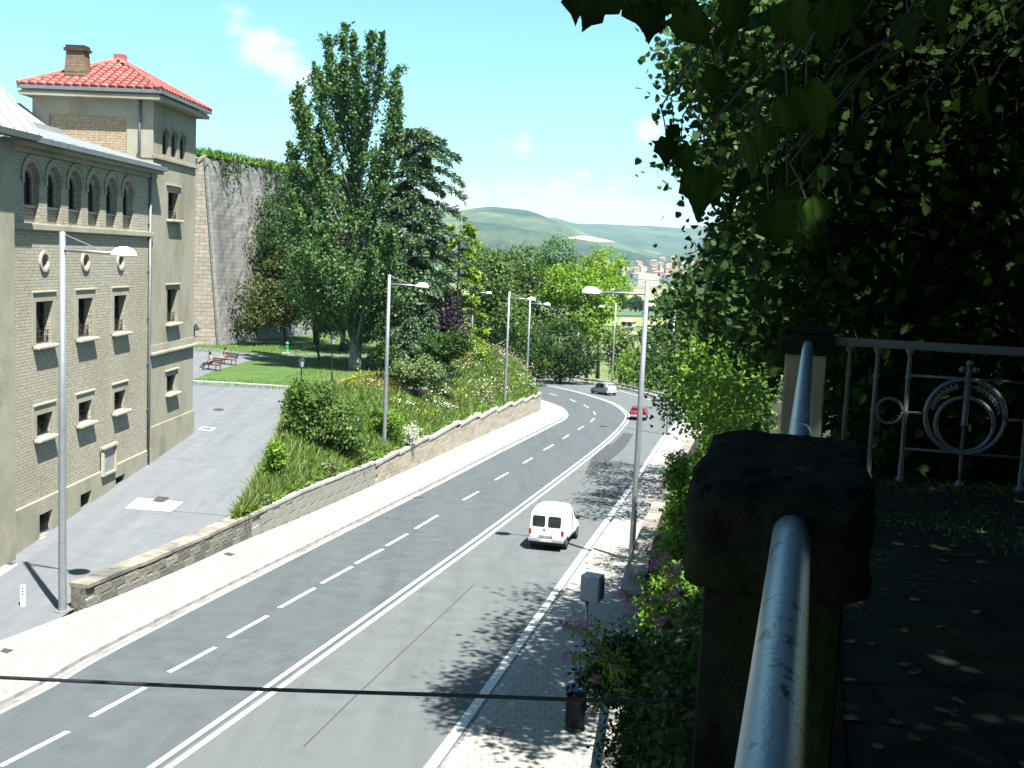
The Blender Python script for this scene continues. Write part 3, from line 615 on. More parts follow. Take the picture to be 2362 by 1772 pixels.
# zinc roof: separate sheets between standing seams
PR = [(-.45, 3.62), (1.0, 4.0), (4.5, 4.92), (9.2, 8.3)]
for i in range(15):
    a = -14.2 + i * .962; b = min(a + .95, .0)
    for (v0, w0), (v1, w1) in zip(PR, PR[1:]):
        m = MB(); m.hexa([(a, v0, w0 - .05), (b, v0, w0 - .05), (b, v1, w1 - .05), (a, v1, w1 - .05), (a, v0, w0), (b, v0, w0), (b, v1, w1), (a, v1, w1)])
        m.hexa([(b - .04, v0, w0), (b, v0, w0), (b, v1, w1), (b - .04, v1, w1), (b - .04, v0, w0 + .06), (b, v0, w0 + .06), (b, v1, w1 + .06), (b - .04, v1, w1 + .06)]); bpart(m, 'roof_sheet', 'metalroof')
m_ = MB(); m_.hexa([(-.30, -.4, 3.64), (-.06, -.4, 3.64), (-.06, 9.0, 8.2), (-.3, 9.0, 8.2), (-.30, -.4, 3.74), (-.06, -.4, 3.74), (-.06, 9.0, 8.35), (-.30, 9.0, 8.35)])
m_ = MB(); m_.hexa([(-6.9, 4.3, 4.9), (-.02, 4.3, 4.9), (-.02, 4.6, 5.0), (-6.9, 4.6, 5.0), (-6.9, 4.3, 5.14), (-.02, 4.3, 5.14), (-.02, 4.6, 5.2), (-6.9, 4.6, 5.2)]); bpart(m_, 'roof_flashing', 'metalroof')
m_ = MB(); m_.box(-24, -.02, .5, 9.2, -13, 3.3); bpart(m_, 'core', 'stucco')
# end pavilion towards us
m_ = MB(); m_.box(-24, -14.2, -.35, 8, -13.2, 3.25); bpart(m_, 'pavilion', 'plinth')
m_ = MB(); m_.hexa([(-24, -1.0, 3.36), (-13.75, -1.0, 3.36), (-13.75, 4.2, 9.2), (-24, 4.2, 9.2), (-24, -1.15, 3.55), (-13.7, -1.15, 3.55), (-13.7, 4.0, 9.45), (-24, 4.0, 9.45)]); pr = bpart(m_, 'pavilion_roof', 'metalroof')
for k in range(8):
    a = -14.0 - k * .9; MB().hexa([(a - .04, -1.14, 3.556), (a, -1.14, 3.556), (a, 4.0, 9.456), (a - .04, 4.0, 9.456), (a - .04, -1.18, 3.62), (a, -1.18, 3.62), (a, 3.96, 9.52), (a - .04, 3.96, 9.52)]).build('roof_seam', 'metalroof', pr)
MB().hexa([(-23.9, -.98, 3.30), (-13.82, -.98, 3.30), (-13.82, 4.2, 9.12), (-23.9, 4.2, 9.12), (-23.9, -1.0, 3.355), (-13.8, -1.0, 3.355), (-13.8, 4.2, 9.195), (-23.9, 4.2, 9.195)]).build('soffit', 'wframe', pr)
# tower
tw = [('rect', 2.2, 3.72, -3.92, -2.25, .42), ('rect', 2.28, 3.62, -7.47, -6.6, .36), ('rect', 2.2, 3.74, 1.24, 2.56, .42)]
ta = [('arch', c - .42, c + .42, 4.3, 5.58, .2) for c in (1.72, 2.98, 4.24)]
m_ = MB(); wall_open(m_, 0, 6.35, -8.83, 6.9, tw + ta, y=-.02); m_.quad((6.35, -.02, -8.83), (6.35, 5.7, -8.83), (6.35, 5.7, 6.9), (6.35, -.02, 6.9)); bpart(m_, 'tower_wall', 'stucco_t')
m_ = MB(); m_.box(-.03, 6.42, -.10, .1, -13.2, -8.83); bpart(m_, 'tower_plinth', 'plinth')
m_ = MB(); m_.quad((0, 5.7, 3.0), (0, -.02, 3.0), (0, -.02, 6.9), (0, 5.7, 6.9)); bpart(m_, 'tower_face', 'brick_v')
m_ = MB(); m_.box(-.06, -.0, -.07, 1.2, 3.2, 6.9); m_.box(-.05, -.0, 1.2, 5.7, 5.84, 6.9); m_.box(-.055, -.0, 4.9, 5.71, 3.2, 5.84); bpart(m_, 'tower_quoin', 'stucco')
for o in tw[:2]: window(o, -.02, lintel=(-1.95 if o[4] > -3 else -6.27), sill=1, grille=(.42 if o[4] > -3 else .8))
window(tw[2], -.02, lintel=2.93, sill=1, grille=.3)
for o in ta:
    fr = window(o, -.02, name='arched_window'); c = (o[1] + o[2]) / 2; m = MB()
    for i in range(14):
        a, b = math.pi * i / 14, math.pi * (i + 1) / 14; q = lambda r, t, y: (c + r * math.cos(t), y, 5.16 + r * math.sin(t))
        m.quad(q(.42, a, -.06), q(.56, a, -.06), q(.56, b, -.06), q(.42, b, -.06)); m.quad(q(.56, a, -.06), q(.56, a, .0), q(.56, b, 0), q(.56, b, -.06))
    m.build('arch_moulding', 'stucco', fr)
m_ = MB(); m_.bbox(-.10, 6.47, -.14, 0., 3.98, 4.17, .03); m_.box(-.10, .0, -.1, 1.25, 3.99, 4.16); bpart(m_, 'tower_string_course', 'stucco')
m_ = MB(); m_.box(-.06, 6.44, -.07, 0., -5.28, -4.87); m_.bbox(-.08, 6.5, -.22, 0., -5.36, -5.22, .03); bpart(m_, 'tower_band', 'stucco')
m_ = MB(); m_.box(-.6, 6.85, -.56, 6.1, 6.62, 6.80); m_.box(-.5, 6.75, -.48, 6.0, 6.80, 6.90); bpart(m_, 'eaves', 'stucco')
m_ = MB(); m_.box(-.68, 6.93, -.66, -.5, 6.9, 7.06); m_.box(-.68, -.52, -.5, 6.15, 6.9, 7.06); bpart(m_, 'eaves_gutter', 'pipe_grey')
APX = (3.2, 2.8, 8.9); E0 = (-.66, -.64, 7.06); E1 = (6.9, -.64, 7.06); E2 = (6.9, 6.1, 7.06); E3 = (-.66, 6.1, 7.06)
m_ = MB(); [m_.add([a, b, APX], [(0, 1, 2)]) for a, b in ((E0, E1), (E1, E2), (E2, E3), (E3, E0))]; roof = bpart(m_, 'roof', 'tile')
# barrel tiles on the two faces in view, one by one (the faces out of sight carry the plain roof)
tile = MB(); n = 6
for e, (r, z) in enumerate(((.125, 0), (.105, .0))):
    for k in range(n + 1): a = math.pi * k / n; tile.v.append((r * math.cos(a), [0, .44][e], r * .75 * math.sin(a) + [.02, .0][e]))
for k in range(n): tile.f.append((k, k + 1, n + 2 + k, n + 1 + k))
tile.f.append(tuple(range(n + 1)))
tm = None; cnt = 0
for (a, b) in ((E3, E0), (E0, E1)):
    a, b, c = Vector(a), Vector(b), Vector(APX); X = (b - a); W = X.length; X.normalize(); mid = (a + b) / 2; Y = (c - mid); H = Y.length; Y.normalize(); Zv = X.cross(Y); nc, nr = int(W / .40), int(H / .36)
    for r in range(nr):
        for k in range(nc):
            x = (k + .5) * W / nc; y = r * H / nr; lim = W / 2 * y / H
            if x < lim + .12 or x > W - lim - .12: continue
            M_ = Matrix((X, Y, Zv)).transposed().to_4x4(); M_.translation = a + X * x + Y * y + Zv * .02
            if tm is None: tm = tile.build('roof_tile', 'tile', roof, True); o = tm
            else: o = tm.copy(); COL.objects.link(o)
            M_ = M_ @ Matrix.Diagonal((1.55, 1., 1., 1)); o.matrix_local = M_; cnt += 1
for (a, b) in ((E0, APX), (E1, APX), (E3, APX)):
    m = MB(); a = Vector(a); b = Vector(b); m.tube([a.lerp(b, t) + Vector((0, 0, .05)) for t in np.linspace(0, 1, 9)], .13, 8); m.build('ridge_tiles', 'tile', roof)
m_ = MB(); m_.box(2.95, 3.45, 2.55, 3.05, 8.6, 9.2); bpart(m_, 'roof_finial', 'tile')
ch = MB(); ch.hexa([(.35, 3.3, 7.1), (1.15, 3.3, 7.1), (1.15, 4.45, 7.1), (.35, 4.45, 7.1), (.45, 3.45, 8.85), (1.05, 3.45, 8.85), (1.05, 4.3, 8.85), (.45, 4.3, 8.85)]); cho = bpart(ch, 'chimney', 'chimney')
m = MB(); m.box(.36, 1.14, 3.35, 4.4, 8.85, 8.98); m.box(.42, 1.08, 3.42, 4.33, 8.98, 9.12); m.build('chimney_cap', 'wframe', cho)
for (u, z0, z1, v) in ((-.42, -12.9, 3.3, -.1), (-.1, 3.7, 6.9, .55)):
    m = MB(); 
    if v < 0: m.tube([(u, v, z0), (u, v, z1)], .065, 8)
    else: m.tube([(-.13, v, z0), (-.13, v, z1)], .055, 8)
    o = bpart(m, 'downpipe', 'pipe_grey', smooth=True)
    m = MB(); [m.box((u if v < 0 else -.13) - .08, (u if v < 0 else -.13) + .08, v - .02, v + .09, z - .03, z + .03) for z in np.arange(z0 + .6, z1, 2.2)]; m.build('bracket', 'pipe_grey', o)
# notice case on the facade
MT['poster'] = mat('faded_notice', (.22, .27, .29), (.35, .36, .36), scale=2.2, rough=.5, c3=(.30, .24, .14), s3=1.6)
nb_ = thing('notice_board', 'framed notice case fixed low on the brick facade', 'notice board', (C0[0] - 5.27 * TDIR[0], C0[1] - 5.27 * TDIR[1], -10.1), math.atan2(TDIR[1], TDIR[0]))
m = MB(); m.box(-.72, .72, -.20, -.075, 0, .10); m.box(-.72, -.6, -.2, -.075, .1, 1.2); m.box(.6, .72, -.2, -.075, .1, 1.2); m.box(-.78, .78, -.26, -.075, 1.2, 1.3); m.build('frame', 'trim', nb_)
MB().box(-.6, .6, -.13, -.075, .1, 1.2).build('notice', 'poster', nb_)

# ================================================================== walls beside the road
MT['oldstone'] = mat('weathered_stone', (.15, .145, .125), (.30, .285, .24), scale=2.6, rough=.95, bump=.8, bscale=10, c3=(.055, .055, .047), s3=1.9, lo=.38, hi=.62)
MT['oldcap'] = mat('lichen_capstone', (.22, .205, .17), (.33, .30, .25), scale=2.5, rough=.95, bump=.6, bscale=12, c3=(.12, .12, .105), s3=.7)
MT['beige'] = mat('beige_block', (.34, .30, .225), (.42, .385, .31), scale=1.6, rough=.95, bump=.5, bscale=14, c3=(.29, .255, .19), s3=.5)
MT['greycap'] = mat('concrete_coping', (.33, .32, .30), (.42, .41, .38), scale=2, rough=.9, bump=.3, bscale=14)
MT['greywall'] = mat('grey_render_wall', (.23, .225, .195), (.31, .30, .26), scale=1.6, rough=.95, bump=.4, bscale=10, c3=(.15, .15, .13), s3=.55, stretch=(1, 1, .5))
vary(MT['oldstone'], .6, 1.25); vary(MT['beige'], .82, 1.12); vary(MT['greycap'], .85, 1.1); vary(MT['oldcap'], .7, 1.15)
def wall_dir(y, lf=wl):
    a, b = lf(y - .5), lf(y + .5); d = unit(b - a); return d
def stone_wall(name, label, y0, y1, lf, thick, side, top, cap_m, blk_m, blen, bh, steps=None, capo=.06, capt=.12, core_m='greywall'):
    """wall along lf between y0 and y1: a core, facing blocks laid one by one on the road side, coping stones on top"""
    p0 = lf(y0); root = thing(name, label, 'wall', (p0[0], p0[1], zr(y0) + .13)); O = np.array([p0[0], p0[1], zr(y0) + .13])
    core = MB(); n = max(2, int((y1 - y0) / 1.2)); ys = np.linspace(y0, y1, n + 1)
    def pt(y, off, z): p = lf(y); d = wall_dir(y, lf); nr = np.array([d[1], -d[0]]) * side; return np.array([p[0] + nr[0] * off, p[1] + nr[1] * off, z]) - O     # off>0 towards the road
    for a, b in zip(ys, ys[1:]):
        za, zb = top(a) - capt, top(b) - capt; core.hexa([pt(a, -.04, zr(a) - .3), pt(b, -.04, zr(b) - .3), pt(b, -thick, zr(b) - .3), pt(a, -thick, zr(a) - .3), pt(a, -.04, za), pt(b, -.04, zb), pt(b, -thick, zb), pt(a, -thick, za)])
    core.build('core', core_m, root)
    cap = None; nc = int((y1 - y0) / blen / 1.15); cs = np.linspace(y0, y1, nc + 1)
    for a, b in zip(cs, cs[1:]):
        m = MB(); e = .006; za, zb = top(a + .01), top(b - .01); j = random.uniform(-.012, .012)
        if steps: za = zb = max(za, zb)
        m.hexa([pt(a + e, capo, za - capt + j), pt(b - e, capo, zb - capt + j), pt(b - e, -thick - capo, zb - capt + j), pt(a + e, -thick - capo, za - capt + j), pt(a + e, capo, za + j), pt(b - e, capo, zb + j), pt(b - e, -thick - capo, zb + j), pt(a + e, -thick - capo, za + j)]); m.build('coping_stone', cap_m, root)
    blk = None; k = 0; hmax = max(top(y) - zr(y) - .13 - capt for y in ys)
    for row in range(int(hmax / bh) + 1):
        y = y0 + (.5 * blen if row % 2 else 0)
        while y < y1 - .1 and blk_m:
            l = blen * random.uniform(.85, 1.1); ye = min(y + l, y1); ym = (y + ye) / 2; zb_ = zr(ym) + .13 + row * bh
            zt = min(zb_ + bh, top(y) - capt, top(ye) - capt)
            if zt - zb_ > .05:
                a = pt(y, 0, 0); b = pt(ye, 0, 0); d = b - a
                if blk is None: blk = MB().bbox(-.5, .5, -.05, .03, 0, 1., .02).build('block', blk_m, root); o = blk
                else: o = blk.copy(); COL.objects.link(o)
                mid = (a + b) / 2; sl = math.atan2(zr(ye) - zr(y), np.linalg.norm(d[:2])); o.location = (mid[0], mid[1], zb_ - O[2] + .004)
                o.rotation_euler = (0, -sl, math.atan2(d[1], d[0]) + (0 if side < 0 else math.pi) + random.uniform(-.006, .006)); o.scale = (float(np.linalg.norm(d[:2])) - .015, 1 + random.uniform(-.2, .25), zt - zb_ - .012); k += 1
            y = ye
    return root
WT = lambda y: zr(y) + .13 + HW(y)
stone_wall('stone_wall', 'low weathered stone wall dark with lichen beside the side street', 34.4, 46.3, wl, .55, 1, WT, 'oldcap', 'oldstone', .85, .32, core_m='oldstone')
stone_wall('retaining_wall', 'grey stained retaining wall under the shrubby bank', 46.3, 62, wl, .45, 1, lambda y: WT(y), 'greycap', 'greywall', 1.3, .42)
STP = [62, 65.5, 73, 81, 88, 95, 101, 107, 112, 117.5]
def step_top(y):
    for a, b in zip(STP, STP[1:]):
        if y < b + 1e-6: return WT(a) - .12 + (0 if b < 66 else .05)
    return WT(117)
stone_wall('block_wall', 'pale beige block wall with stepped coping under the wild grass bank', 62.01, 117.5, wl, .4, 1, step_top, 'greycap', 'beige', .95, .27, steps=True, capt=.16, capo=.08, core_m='beige')
rl = lambda y: np.array([np.interp(y, RW[:, 1], RW[:, 0]), y])
RT = lambda y: zr(y) + .13 + .95
stone_wall('roadside_wall', 'low mossy stone wall between the pavement and the planted slope', 14, 37.5, rl, .5, -1, RT, 'oldcap', 'oldstone', .9, .32, core_m='oldstone')
stone_wall('roadside_wall', 'low grey stone wall continuing under the overhanging trees', 38.6, 84, rl, .5, -1, lambda y: RT(y) + .1, 'oldcap', 'oldstone', 1.3, .45, core_m='oldstone')
# ---- bank falling away outside the bend
a = widen(KR, 1.4)[40:]; b = widen(KR, 60)[40:]; b[:, 2] = -36; mid = widen(KR, 14)[40:]; mid[:, 2] -= 4
V = [p for i in range(len(a)) for p in (a[i], mid[i], b[i])]
struct(MB().add(V, [(i * 3 + j, i * 3 + j + 1, i * 3 + j + 4, i * 3 + j + 3) for i in range(len(a) - 1) for j in range(2)]).build('terrain', 'grass', smooth=True))
# ---- old rampart
MT['rampart'] = brickmat('rampart_stone', (1, 2), (.225, .225, .21), (.185, .185, .175), (.165, .165, .155), bw=.95, rh=.42, msize=.02, stain=(.055, .058, .052), stain_amt=1., bump=.9, sscale=.35, zs_=.12)
MT['rampart_l'] = brickmat('rampart_stone_pale', (0, 2), (.30, .27, .215), (.23, .21, .17), (.17, .155, .125), bw=.9, rh=.4, msize=.03, stain=(.14, .125, .10), stain_amt=.5, bump=.8, sscale=.15)
ram = thing('rampart_wall', 'tall weathered stone rampart with ivy and grass along its top', 'wall', (-28.7, 109, PARK))
O_ = np.array([-28.7, 109, PARK])
def rface(name, p0, p1, q0, q1, m, nx, nz):
    V = []; 
    for i in range(nx + 1):
        for j in range(nz + 1):
            s, t = i / nx, j / nz; p = (np.array(p0) * (1 - s) + np.array(p1) * s) * (1 - t) + (np.array(q0) * (1 - s) + np.array(q1) * s) * t
            if 0 < i: p = p + np.array([1, 0, 0]) * R.normal() * .035
            if j == nz: p[2] += .25 * math.sin(i * 1.9) + R.normal() * .12
            V.append(p - O_)
    return MB().add(V, [(i * (nz + 1) + j, (i + 1) * (nz + 1) + j, (i + 1) * (nz + 1) + j + 1, i * (nz + 1) + j + 1) for i in range(nx) for j in range(nz)]).build(name, m, ram)
BC, TC = (-28.7, 109, PARK - .3), (-30.7, 110.5, 8.5); BE, TE2 = (-19, 148, PARK - .3), (-21.2, 149, 8.8); BL, TL = (-62, 101, PARK - .3), (-62, 103, 8.6)
rface('rampart_flank', BC, BE, TC, TE2, 'rampart', 50, 24); rface('rampart_front', BL, BC, TL, TC, 'rampart_l', 40, 24)
V = [np.array(p) for p in (TL, TC, TE2, (-60, 170, 9.4))]; MB().quad(*[p - O_ - np.array([0, 0, .1]) for p in V]).build('rampart_top', 'grass', ram)
m_ = MB(); cpt = [np.array(BC) * (1 - t) + np.array(TC) * t - O_ for t in np.linspace(0, 1, 14)]
m_.tube([p + np.array([.0, -.05, 0]) for p in cpt], .22, 6); m_.build('corner_stones', 'rampart', ram)
n = 9000; s_ = R.uniform(0, 1, n); P = np.where((s_ < .5)[:, None], np.array(TL) + (np.array(TC) - np.array(TL)) * (s_ * 2)[:, None], np.array(TC) + (np.array(TE2) - np.array(TC)) * ((s_ - .5) * 2)[:, None]) + R.normal(size=(n, 3)) * np.array([.5, .5, .05]) + np.array([-.6, .5, .2])
g = leafmesh('top_grass', P - O_, .85, 'blade_green', ram, aspect=.22, shape='blade', droop=-2.2, nbias=0); g['kind'] = 'stuff'
cl = []
for i in range(20): s = R.uniform(0, .95) ** 1.1; t = 1 - abs(R.normal()) * .08; p = (np.array(BC) * (1 - s) + np.array(BE) * s) * (1 - t) + (np.array(TC) * (1 - s) + np.array(TE2) * s) * t; cl.append(p + np.array([.25, 0, 0]))
g = leafmesh('ivy', spray(np.array(cl), 90, .55, 1.3) - O_, .34, 'leaf_dark', ram, droop=.6); g['kind'] = 'stuff'

# ================================================================== street lamps
def lamp(name, label, base, h, ang, arm=1.75, group='tall street lamps along the road', r=.128):
    t = thing(name, label, 'street lamp', base, ang, group)
    MB().tube([(0, 0, -.4), (0, 0, .02), (0, 0, h * .5), (0, 0, h)], [r * 1.05, r, r * .9, r * .72], 14).build('pole', 'steel', t, True)
    MB().tube([(0, 0, 0), (0, 0, .05)], r * 1.9, 12).build('base_flange', 'steel', t)
    MB().tube([(0, 0, h - .55), (arm, 0, h - .58)], [.055, .045], 8).build('arm', 'steel', t, True)
    MB().tube([(.02, 0, h - .06), (arm * .78, 0, h - .53)], .014, 5).build('stay', 'steel', t)
    hd = MB(); prof = [(.02, .26), (.14, .245), (.25, .20), (.33, .13), (.37, .05), (.38, 0)]; hd.lathe(prof, 18, (arm + .3, 0, h - .62)); hd.tube([(arm - .12, 0, h - .58), (arm + .02, 0, h - .57)], [.05, .08], 8); ho = hd.build('lamp_head', 'lampwhite', t, True)
    MB().lathe([(.375, 0), (.36, -.03), (.02, -.05), (.0, -.05)], 18, (arm + .3, 0, h - .622)).build('diffuser', 'lampwhite', ho, True)
    return t
RA = math.atan2(-.22, 1.)
p = on(*Q6(455, 520)); lamp('street_lamp', 'grey street lamp at the end of the lichen-dark low wall', (p[0], p[1], -11.62), 11.85, RA + .02)
def lamp_at(label, xb, ytop, y, zb, ang, xt=None, **k):
    x = at(*dsp(xb, ytop), y); return lamp('street_lamp', label, (x[0], y, zb), x[2] - zb, ang, **k)
lamp_at('grey street lamp rising from the bank over the block wall', 841, 593, 66.3, -12.2, RA)
lamp_at('grey street lamp at the far end of the grassy mound', 1100, 630, 100, -13.6, RA)
lamp_at('street lamp on the inner side of the bend past the mound', 1145, 645, 130, -16.3, RA)
lamp_at('street lamp pole half hidden by the yellow-green conifer', 1023, 622, 148, -16.0, RA)
p = on(*Q1(795, 1600)); lamp_at('grey street lamp standing against the low wall beside the white van', 1398, 605, p[1], p[2] + .13, RA + math.pi, arm=1.95)
lamp_at('street lamp reaching out of the roadside trees', 1458, 648, 98, -14.7, RA + math.pi, arm=1.75)
lamp_at('street lamp behind the guard rail near the silver car', 1330, 655, 163, -18.2, RA + math.pi + .3)
lamp_at('short street lamp on the lower road below the lime-green tree', 1250, 706, 240, -34, RA)
# ---- guard rail outside the bend
BR = resample(widen(KR, 1.25)[44:86], 120); root = thing('guard_rail', 'steel guard rail round the outside of the bend', 'guard rail', tuple(BR[0])); O_ = BR[0]
nb2 = normals2(BR); prof = [(-.04, .42), (-.09, .47), (-.04, .53), (-.04, .57), (-.09, .63), (-.04, .70), (.02, .70), (.02, .42)]
V = [np.array([BR[i][0] + nb2[i][0] * o, BR[i][1] + nb2[i][1] * o, BR[i][2] + z]) - O_ for i in range(120) for o, z in prof]; k = len(prof)
MT['railsteel'] = mat('rail_zinc', (.40, .42, .43), (.52, .53, .53), scale=2, rough=.5, metallic=.3)
MB().add(V, [(i * k + j, (i + 1) * k + j, (i + 1) * k + (j + 1) % k, i * k + (j + 1) % k) for i in range(119) for j in range(k)]).build('beam', 'railsteel', root)
post = None
for i in range(0, 120, 3):
    if post is None: post = MB().box(-.05, .05, -.06, .06, -.1, .68).build('post', 'steel', root); o = post
    else: o = post.copy(); COL.objects.link(o)
    o.location = BR[i] - O_ + np.array([nb2[i][0] * .09, nb2[i][1] * .09, 0])
P = resample(widen(KR, .9)[44:86], 80); A = P.copy(); A[:, 2] += .16; B = widen(P, 1.0); B[:, 2] += .16; struct(strip(A, B).build('verge', 'gutter'))

# ================================================================== vehicles
MT['white_paint'] = mat('white_paint', (.70, .71, .71), (.76, .77, .77), keep=.9, scale=3, rough=.3, spec=.5)
MT['red_paint'] = mat('red_paint', (.22, .012, .03), (.26, .02, .04), scale=3, rough=.25, spec=.5)
MT['silver_paint'] = mat('silver_paint', (.42, .46, .50), (.5, .53, .56), scale=3, rough=.3, metallic=.5)
MT['bumper'] = mat('grey_plastic', (.22, .23, .26), (.28, .29, .31), scale=5, rough=.6)
MT['redlamp'] = mat('red_lens', (.30, .012, .02), None, rough=.2, spec=.5)
MT['plate_w'] = mat('number_plate', (.55, .55, .52), (.35, .35, .34), scale=14, rough=.5)
def hull(st):
    """loft half-sections (x, [(y, z)...]) mirrored across the centre line"""
    V = []; k = len(st[0][1]); m = 2 * k
    for x, sec in st: V += [(x, y, z) for y, z in sec] + [(x, -y, z) for y, z in reversed(sec)]
    Fs = [(i * m + j, i * m + (j + 1) % m, (i + 1) * m + (j + 1) % m, (i + 1) * m + j) for i in range(len(st) - 1) for j in range(m)]
    Fs += [tuple(range(m))[::-1], tuple((len(st) - 1) * m + j for j in range(m))]; return MB().add(V, Fs)
def vehicle(name, label, loc, rz, pitch, st, paint, W, L, wb, wr, rear, zfloor):
    t = thing(name, label, 'van' if 'van' in name else 'car', loc, rz); t.rotation_euler = (0, pitch, rz)
    bo = hull(st).build('body', paint, t, True); md = bo.modifiers.new('sub', 'SUBSURF'); md.levels = 1; md.render_levels = 2
    for e in bo.data.edges: pass
    for x in wb:
        for s in (-1, 1):
            w = MB(); w.lathe([(wr * .55, -.09), (wr * .97, -.09), (wr, -.06), (wr, .06), (wr * .97, .09), (wr * .55, .09)], 20); wo = w.build('wheel', 'black', t, True); wo.location = (x, s * (W / 2 - .10), wr); wo.rotation_euler = (rad(90), 0, 0)
            MB().lathe([(0, .07), (wr * .3, .085), (wr * .58, .06), (wr * .6, 0), (wr * .58, -.06), (wr * .3, -.085), (0, -.07)], 14).build('rim', 'steel', wo, True)
    MB().box(-L / 2 + .15, L / 2 - .2, -W / 2 + .14, W / 2 - .14, zfloor - .08, zfloor + .22).build('underbody', 'black', t)
    return t, bo
def rrect(mb, x, y0, y1, z0, z1, r=.07, th=.012, lean=0., z00=None):   # rounded panel facing -x, leaning forward by lean per metre
    P = []; zb = z0 if z00 is None else z00
    for cx, cz, a0 in ((y1 - r, z1 - r, 0), (y0 + r, z1 - r, 90), (y0 + r, z0 + r, 180), (y1 - r, z0 + r, 270)):
        for k in range(5): a = rad(a0 + 90 * k / 4); P.append((cx + r * math.cos(a), cz + r * math.sin(a)))
    n = len(P); V = [(x + lean * (z - zb), y, z) for y, z in P] + [(x + lean * (z - zb) + th + .02, y, z) for y, z in P]
    return mb.add(V, [tuple(range(n)), *[((i + 1) % n, i, i + n, (i + 1) % n + n) for i in range(n)]])
# white panel van
def sec(wl_, wb_, wr_, z0, zb, zt): return [(wl_ * .86, z0), (wl_, z0 + .10), (wb_, zb), (wr_ + (wb_ - wr_) * .45, zb + (zt - zb) * .55), (wr_, zt - .12), (wr_ * .86, zt - .025), (wr_ * .4, zt)]
vst = [(-2.0, sec(.72, .74, .64, .42, .92, 1.66)), (-1.98, sec(.75, .77, .67, .38, .92, 1.72)), (-1.86, sec(.78, .79, .70, .34, .92, 1.80)), (-1.2, sec(.79, .80, .72, .30, .94, 1.845)), (-.2, sec(.79, .80, .72, .30, .96, 1.84)), (.25, sec(.79, .80, .70, .30, .97, 1.78)), (.42, sec(.79, .80, .66, .30, .97, 1.52)), (.6, sec(.79, .80, .64, .30, .97, 1.46)), (1.15, sec(.79, .79, .70, .30, .92, 1.05)), (1.3, sec(.79, .78, .70, .30, .80, .97)), (1.85, sec(.77, .74, .62, .34, .68, .84)), (2.0, sec(.70, .68, .55, .42, .60, .70))]
pv = (on(*Q1(130, 1490)) + on(*Q1(350, 1520))) / 2; hv = math.atan2(1., .235)
van, bo = vehicle('delivery_van', 'white high-roofed delivery van driving away along the road', (pv[0] + .235 * 1.65, pv[1] + 1.65, zr(pv[1] + 1.65) + .004), hv, math.atan(.049) , vst, 'white_paint', 1.6, 4.0, (-1.25, 1.3), .29, -2., .3)
for s in (-1, 1):
    d = MB(); rrect(d, -2.022, (s - 1) / 2 * .70 + .02, (s + 1) / 2 * .70 - .02, .56, 1.66, .06, lean=.055, z00=.9); do = d.build('rear_door', 'white_paint', van)
    g = MB(); rrect(g, -2.035, (s - 1) / 2 * .62 + (.06 if s > 0 else .0), (s + 1) / 2 * .62 - (.06 if s < 0 else 0), 1.03, 1.50, .08, lean=.055, z00=.9); g.build('window', 'dkglass', do)
    MB().bbox(-2.05, -1.94, s * .70 - .06, s * .70 + .06, .70, .92, .02).build('tail_light', 'redlamp', van)
    m = MB(); m.bbox(.78, .88, s * .86 - .09, s * .86 + .09, .98, 1.16, .03); m.tube([(.85, s * .76, 1.0), (.83, s * .86, 1.05)], .02, 6); m.build('mirror', 'black', van)
    m = MB(); m.add([(.35, s * .765, 1.0), (.95, s * .775, .99), (.62, s * .70, 1.36), (.36, s * .695, 1.42)], [(0, 1, 2, 3)]); m.build('side_window', 'dkglass', van)
MB().box(-2.06, -2.03, .02, .14, .90, .935).build('door_handle', 'black', van)
MB().bbox(-2.10, -1.84, -.77, .77, .38, .54, .04).build('bumper', 'bumper', van)
MB().box(-2.115, -2.10, -.26, .26, .41, .52).build('number_plate', 'plate_w', van)
MB().box(-2.08, -2.05, -.3, .3, .60, .68).build('plate_recess', 'bumper', van)
